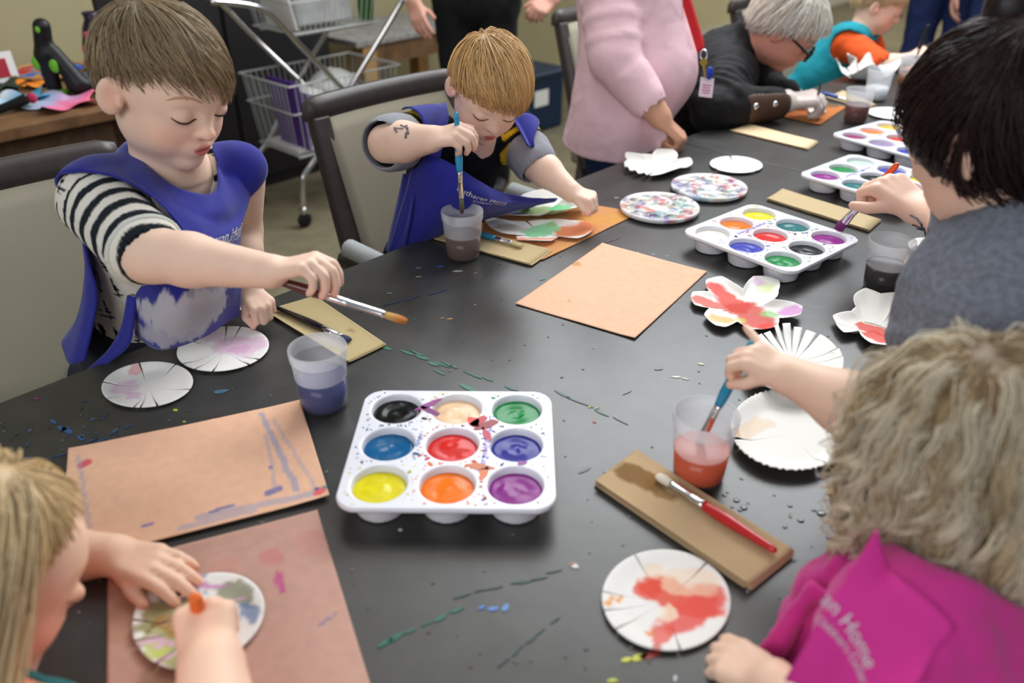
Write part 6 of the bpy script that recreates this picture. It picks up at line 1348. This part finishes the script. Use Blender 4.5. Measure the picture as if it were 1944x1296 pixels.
# curls
S2 = Sdf().u(ellipsoid(hq2 := hc + HR @ A(0, -.08, .12) * H, A(.42, .49, .435) * H, HR)).u(ellipsoid(hc + HR @ A(0, -.26, -.15) * H, A(.38, .26, .36) * H, HR), .08 * H)
sol = Sdf(); sol.P = list(S2.P); S2.sub(halfspace(hc, HR, H, (0, .30, .22), (0, .75, -1)), .01)
V, F = S2.mesh(.005); nz = fbm(V * 60, 8); q = (V - hc) @ HR / H
C = lerp(srgb(176, 148, 108), srgb(132, 106, 76), sstep(.15, .5, q[:, 2])) * (1 + .4 * (nz - .5))[:, None]
mesh_obj('hair_cap', V + nrm(V - hc) * ((nz - .5) * .012)[:, None], F, M_hair, o, True, np.clip(C, 0, 1))
bod = Sdf(); bod.P = list(sol.P) + [('u', f, .03) for op, f, k in S3.P if op == 'u']
cr = hc + HR @ A(0, -.16, .60) * H; rg = np.random.default_rng(71)
def curls(NL, K, n, step, wid, wob, wf, seed, base, lift, zlo=-.2, name='curls', grav=.22, lock=.006):
    """NL wavy locks of K strands each"""
    w = q[:, 2] > zlo; idx = rg.choice(np.flatnonzero(w), NL); r0 = V[idx]
    def dirf(p, i, d):
        g = grad(sol, p); a = nrm(p - cr); a = a - g * (a * g).sum(-1, keepdims=True) * .85; out = sol(p)[:, None] > .03
        return nrm(np.where(out, (d if d is not None else a) * .35 + A(0, 0, -1) - (p - hc) * A(2.5, 2.5, 0), a) + 1e-4 + A(0, 0, -.25))
    G = grow(r0, dirf, sol, rg.uniform(.001, lift, NL), n, step * rg.uniform(.72, 1.15, NL), .5, grav, 0, 0, seed=seed)
    t = nrm(np.gradient(G, axis=0)); u = nrm(np.cross(t, rg.normal(size=(1, NL, 3)) * np.ones((n + 1, 1, 1)))); v = np.cross(t, u); i = np.arange(n + 1)[:, None]; ph = rg.uniform(0, 2 * PI, NL)[None]; fr = wf * rg.uniform(.75, 1.3, NL)[None]
    amp = (wob * (.25 + .75 * sstep(1, n * .7, i)) * rg.uniform(.5, 1.5, NL)[None])[..., None]; G = G + amp * (u * np.cos(ph + fr * i)[..., None] + v * np.sin(ph + fr * i)[..., None])
    off = rg.normal(0, 1, (NL, K, 2)) * lock; tp = (1.0 - .6 * sstep(n * .4, n, np.arange(n + 1)))[:, None, None, None]
    P = G[:, :, None] + (u[:, :, None] * off[None, ..., :1] + v[:, :, None] * off[None, ..., 1:]) * tp
    k2 = rg.uniform(.8, 1.2, (NL, 1)) * rg.uniform(.88, 1.12, (NL, K)); C = np.clip(srgb(*base) * k2[..., None], 0, 1).reshape(-1, 3)
    strand_mesh(P.reshape(n + 1, -1, 3), wid * np.r_[.6, np.ones(n - 3), .8, .6, .25], C, name, M_hair, o)
curls(170, 16, 27, .0092, .00055, .0070, .75, 72, (216, 194, 156), .010, lock=.0042)
curls(150, 14, 29, .0092, .00055, .0085, .85, 73, (238, 224, 196), .016, .05, lock=.0036)
curls(120, 12, 19, .0085, .0006, .005, .6, 74, (182, 156, 118), .008, .15, lock=.004)
curls(50, 14, 10, .0080, .0006, .003, .5, 76, (176, 150, 112), .006, .44, lock=.005)
curls(60, 4, 24, .0090, .0004, .013, 1.05, 75, (236, 222, 196), .032, -.3, 'stray_curls', .12, .003)
brush('turquoise-handled brush dipped in the cup of orange water', PD(1322, 850, 1.03), PD(1429, 646, .955), (26, 140, 176), (190, 120, 80), lb=.022, lf=.046, r=.0056, w=1.1)
# ================================================================= blond child at the near left corner
fw = E1; rt = frame(E1)[:, 0]; pl = L(-.22, -.68, .55)
o = thing('person', 'child in coral at the lower left, drawing on a plate with an orange pastel', 'person', up(pl, 0))
H = .188; hc = PD(-38, 1085, .72); HR = frame(face_dir(34, 30), EZ, .05); S = Sdf(); head(S, hc, HR, H, fat=1.15)
nk = L(.02, -.68, .815); S.u(capsule(nk - EZ * .03, hc + HR @ A(0, -.1, -.2) * H, .042, .042), .03); torso(S, nk, pl, rt, fw, .112, .07)
shL = nk - rt * .10 - EZ * .03; shR = nk + rt * .10 - EZ * .03
elL = PD(60, 1060, .90); wrL = PD(212, 1052, .890); arm(S, shL, elL, wrL, (.036, .033, .031, .022))
hL = Hand(wrL, PD(320, 1078, .868) - wrL, AU * .75 - AF * .5, False, .115, [(18, 24, 14), (16, 22, 14), (14, 22, 14), (12, 20, 14)], thumb=((.5, .8, -.2), (.35, .9, -.25)), fat=1.14, spread=5); S.u(hL.f, .012)
elR = PD(420, 1480, .66); wrR = PD(402, 1272, .73); arm(S, shR, elR, wrR, (.036, .036, .036, .029))
hR = Hand(wrR, PD(390, 1180, .755) - wrR, -AF * .85 + AU * .45, True, .115, [(62, 62, 40), (66, 66, 40), (68, 68, 40), (70, 70, 40)], thumb=((-.3, .8, -.5), (-.3, .8, -.5)), fat=1.28); S.u(hR.f, .012)
for sg in (-1, 1): kn = pl + rt * .055 * sg + fw * .16; S.u(capsule(pl + rt * .05 * sg, kn, .06, .046), .04).u(capsule(kn, kn - EZ * .28, .044, .034), .02)
V, F = S.mesh(.0034); mesh_obj('body', V, F, M_skin, o, True, skin_cols(V, srgb(245, 204, 176), [(hc, HR, H)], .8, hR.tips + hL.tips))
brows_lashes(S, hc, HR, H, o, (206, 166, 116), (120, 86, 66), bw=.01)
S2 = Sdf(); torso(S2, nk, pl, rt, fw, .112, .07, .010); S2.u(capsule(shL, shL + (elL - shL) * .4, .048, .044), .03).u(capsule(shR, shR + (elR - shR) * .4, .048, .044), .03).sub(capsule(nk + EZ * .04, nk, .052, .044), .01)
to_cap(S2, o, 'coral_shirt', mat('coral_knit', srgb(240, 104, 96), .85, bump=.15, bscale=400), .005, None, noise=.006)
P = pushout(S2, catmull([nk + rt * .06 - fw * .06 - EZ * .0, nk + rt * .065 + EZ * .01, nk + rt * .065 + fw * .06 - EZ * .04, nk + rt * .06 + fw * .09 - EZ * .14, nk + rt * .055 + fw * .09 - EZ * .24], 24), .004)
MB().tube(P, .009, 8, flat=.3).build('apron_strap', mat('teal_strap', srgb(30, 96, 96), .8), o)
sol = short_hair(o, hc, HR, H, std_cut(hc, HR, H, (0, .26, .34), (0, 1.1, -1), ear=.02, earz=-.3), (0, -.05, .56), (222, 196, 150), (196, 168, 124), n=1600, seg=9, step=.013, sweep=(0, -.2, -.3), seed=81, width=.0007, lift=.006, fringe=.015, capk=1.03)
bod = Sdf(); bod.P = list(sol.P) + [('u', f, .03) for op, f, k in S2.P if op == 'u']; rg = np.random.default_rng(82); N = 2600
y = rg.uniform(-.45, .02, N); sd = np.where(rg.random(N) < .6, 1, -1); x = sd * rg.uniform(.05, .40, N); r0 = pushout(sol, onhead(hc, HR, H, x, y, .46 - .5 * np.abs(x) + rg.uniform(-.05, .02, N)), .002)
r0 = r0 - grad(sol, r0) * (sol(r0) - .002)[:, None]
def dirf(p, i, d):
    g = grad(sol, p); sdv = HR[:, 0] * np.sign((p - hc) @ HR[:, 0])[:, None] * .5; a = sdv + A(0, 0, -1) - HR[:, 1] * .55; near = np.clip(1 - sol(p)[:, None] / .02, 0, 1); return nrm(a - g * (a * g).sum(-1, keepdims=True) * near)
G = grow(r0, dirf, bod, rg.uniform(.002, .012, N), 20, .0125, .5, .15, .0008, .4, seed=83)
strand_mesh(G, .0006 * np.r_[.6, np.ones(17), .8, .6, .3], hair_vcols(N, (226, 202, 158), .25, 84, (1.15, 1.12, 1.1)), 'long_hair', M_hair, o)
tip = PZ(385, 1192, TZ + .012); end = PD(371, 1135, .73)
c = thing('oil_pastel', 'orange oil pastel in the fist of the child in coral', 'pastel', tip)
d = nrm(end - tip); MB().tube([tip, tip + d * .006, end - d * .022, end - d * .020, end - d * .002, end], [.004, .0065, .0068, .0062, .0060, .004], 12).build('stick', mat('orange_wax', srgb(236, 110, 36), .5), c)
# ================================================================= child beyond the woman in grey: a hand on the table edge
pl = L(1.72, .34, .55); fw = -E2; rt = E1; nk = L(1.68, .24, .92); hc = L(1.68, .20, 1.06); HR = frame(face_dir(137, 15))
o = thing('person', 'child hidden right of the frame, one hand resting behind the grey shirt', 'person', up(pl, 0))
S = Sdf(); head(S, hc, HR, .19); S.u(capsule(nk, hc - EZ * .03, .042, .042), .03); torso(S, nk, pl, rt, fw, .11, .07)
shL = nk - rt * .10 - EZ * .03; wrL = PD(1930, 633, 1.30); elL = PD(2080, 640, 1.22); arm(S, shL, elL, wrL, (.035, .032, .03, .021))
hL = Hand(wrL, PD(1880, 622, 1.32) - wrL, AU * .7 - AF * .6, False, .105, [(30, 45, 25), (34, 48, 25), (38, 50, 25), (42, 52, 25)], fat=1.12); S.u(hL.f, .012)
for sg in (-1, 1): kn = pl + rt * .055 * sg + fw * .2; S.u(capsule(pl + rt * .05 * sg, kn, .06, .046), .04).u(capsule(kn, up(kn, .06), .044, .034), .02)
V, F = S.mesh(.005); mesh_obj('body', V, F, M_skin, o, True, skin_cols(V, srgb(242, 196, 180), [(hc, HR, .19)], .8, hL.tips))
S2 = Sdf(); torso(S2, nk, pl, rt, fw, .11, .07, .01); S2.u(capsule(shL, elL, .046, .042), .03); to_cap(S2, o, 'shirt', mat('navy_shirt', srgb(40, 50, 80), .9), .009)
to_cap(Sdf().u(capsule(pl - rt * .055, pl - rt * .055 + fw * .2, .07, .056)).u(capsule(pl + rt * .055, pl + rt * .055 + fw * .2, .07, .056), .03).u(capsule(pl - rt * .055 + fw * .2, up(pl - rt * .055 + fw * .2, .05), .054, .042), .02).u(capsule(pl + rt * .055 + fw * .2, up(pl + rt * .055 + fw * .2, .05), .054, .042), .02), o, 'trousers', MATS['dark_trousers'], .012)
short_hair(o, hc, HR, .19, std_cut(hc, HR, .19), (0, -.2, .5), (110, 84, 60), (90, 68, 50), n=300, seg=6, step=.014, seed=91, width=.002, hmesh=.01)
T = np.linspace(0, 2 * PI, 20); ax = nrm(wrL - elL); u = nrm(np.cross(ax, EZ)); w = np.cross(ax, u); q = wrL - ax * .008
MB().tube(np.array([q + (u * math.cos(t) + w * math.sin(t)) * .0235 for t in T]), .0012, 5, cap=False).build('bracelet', mat('thin_bracelet', srgb(206, 170, 110), .4), o)
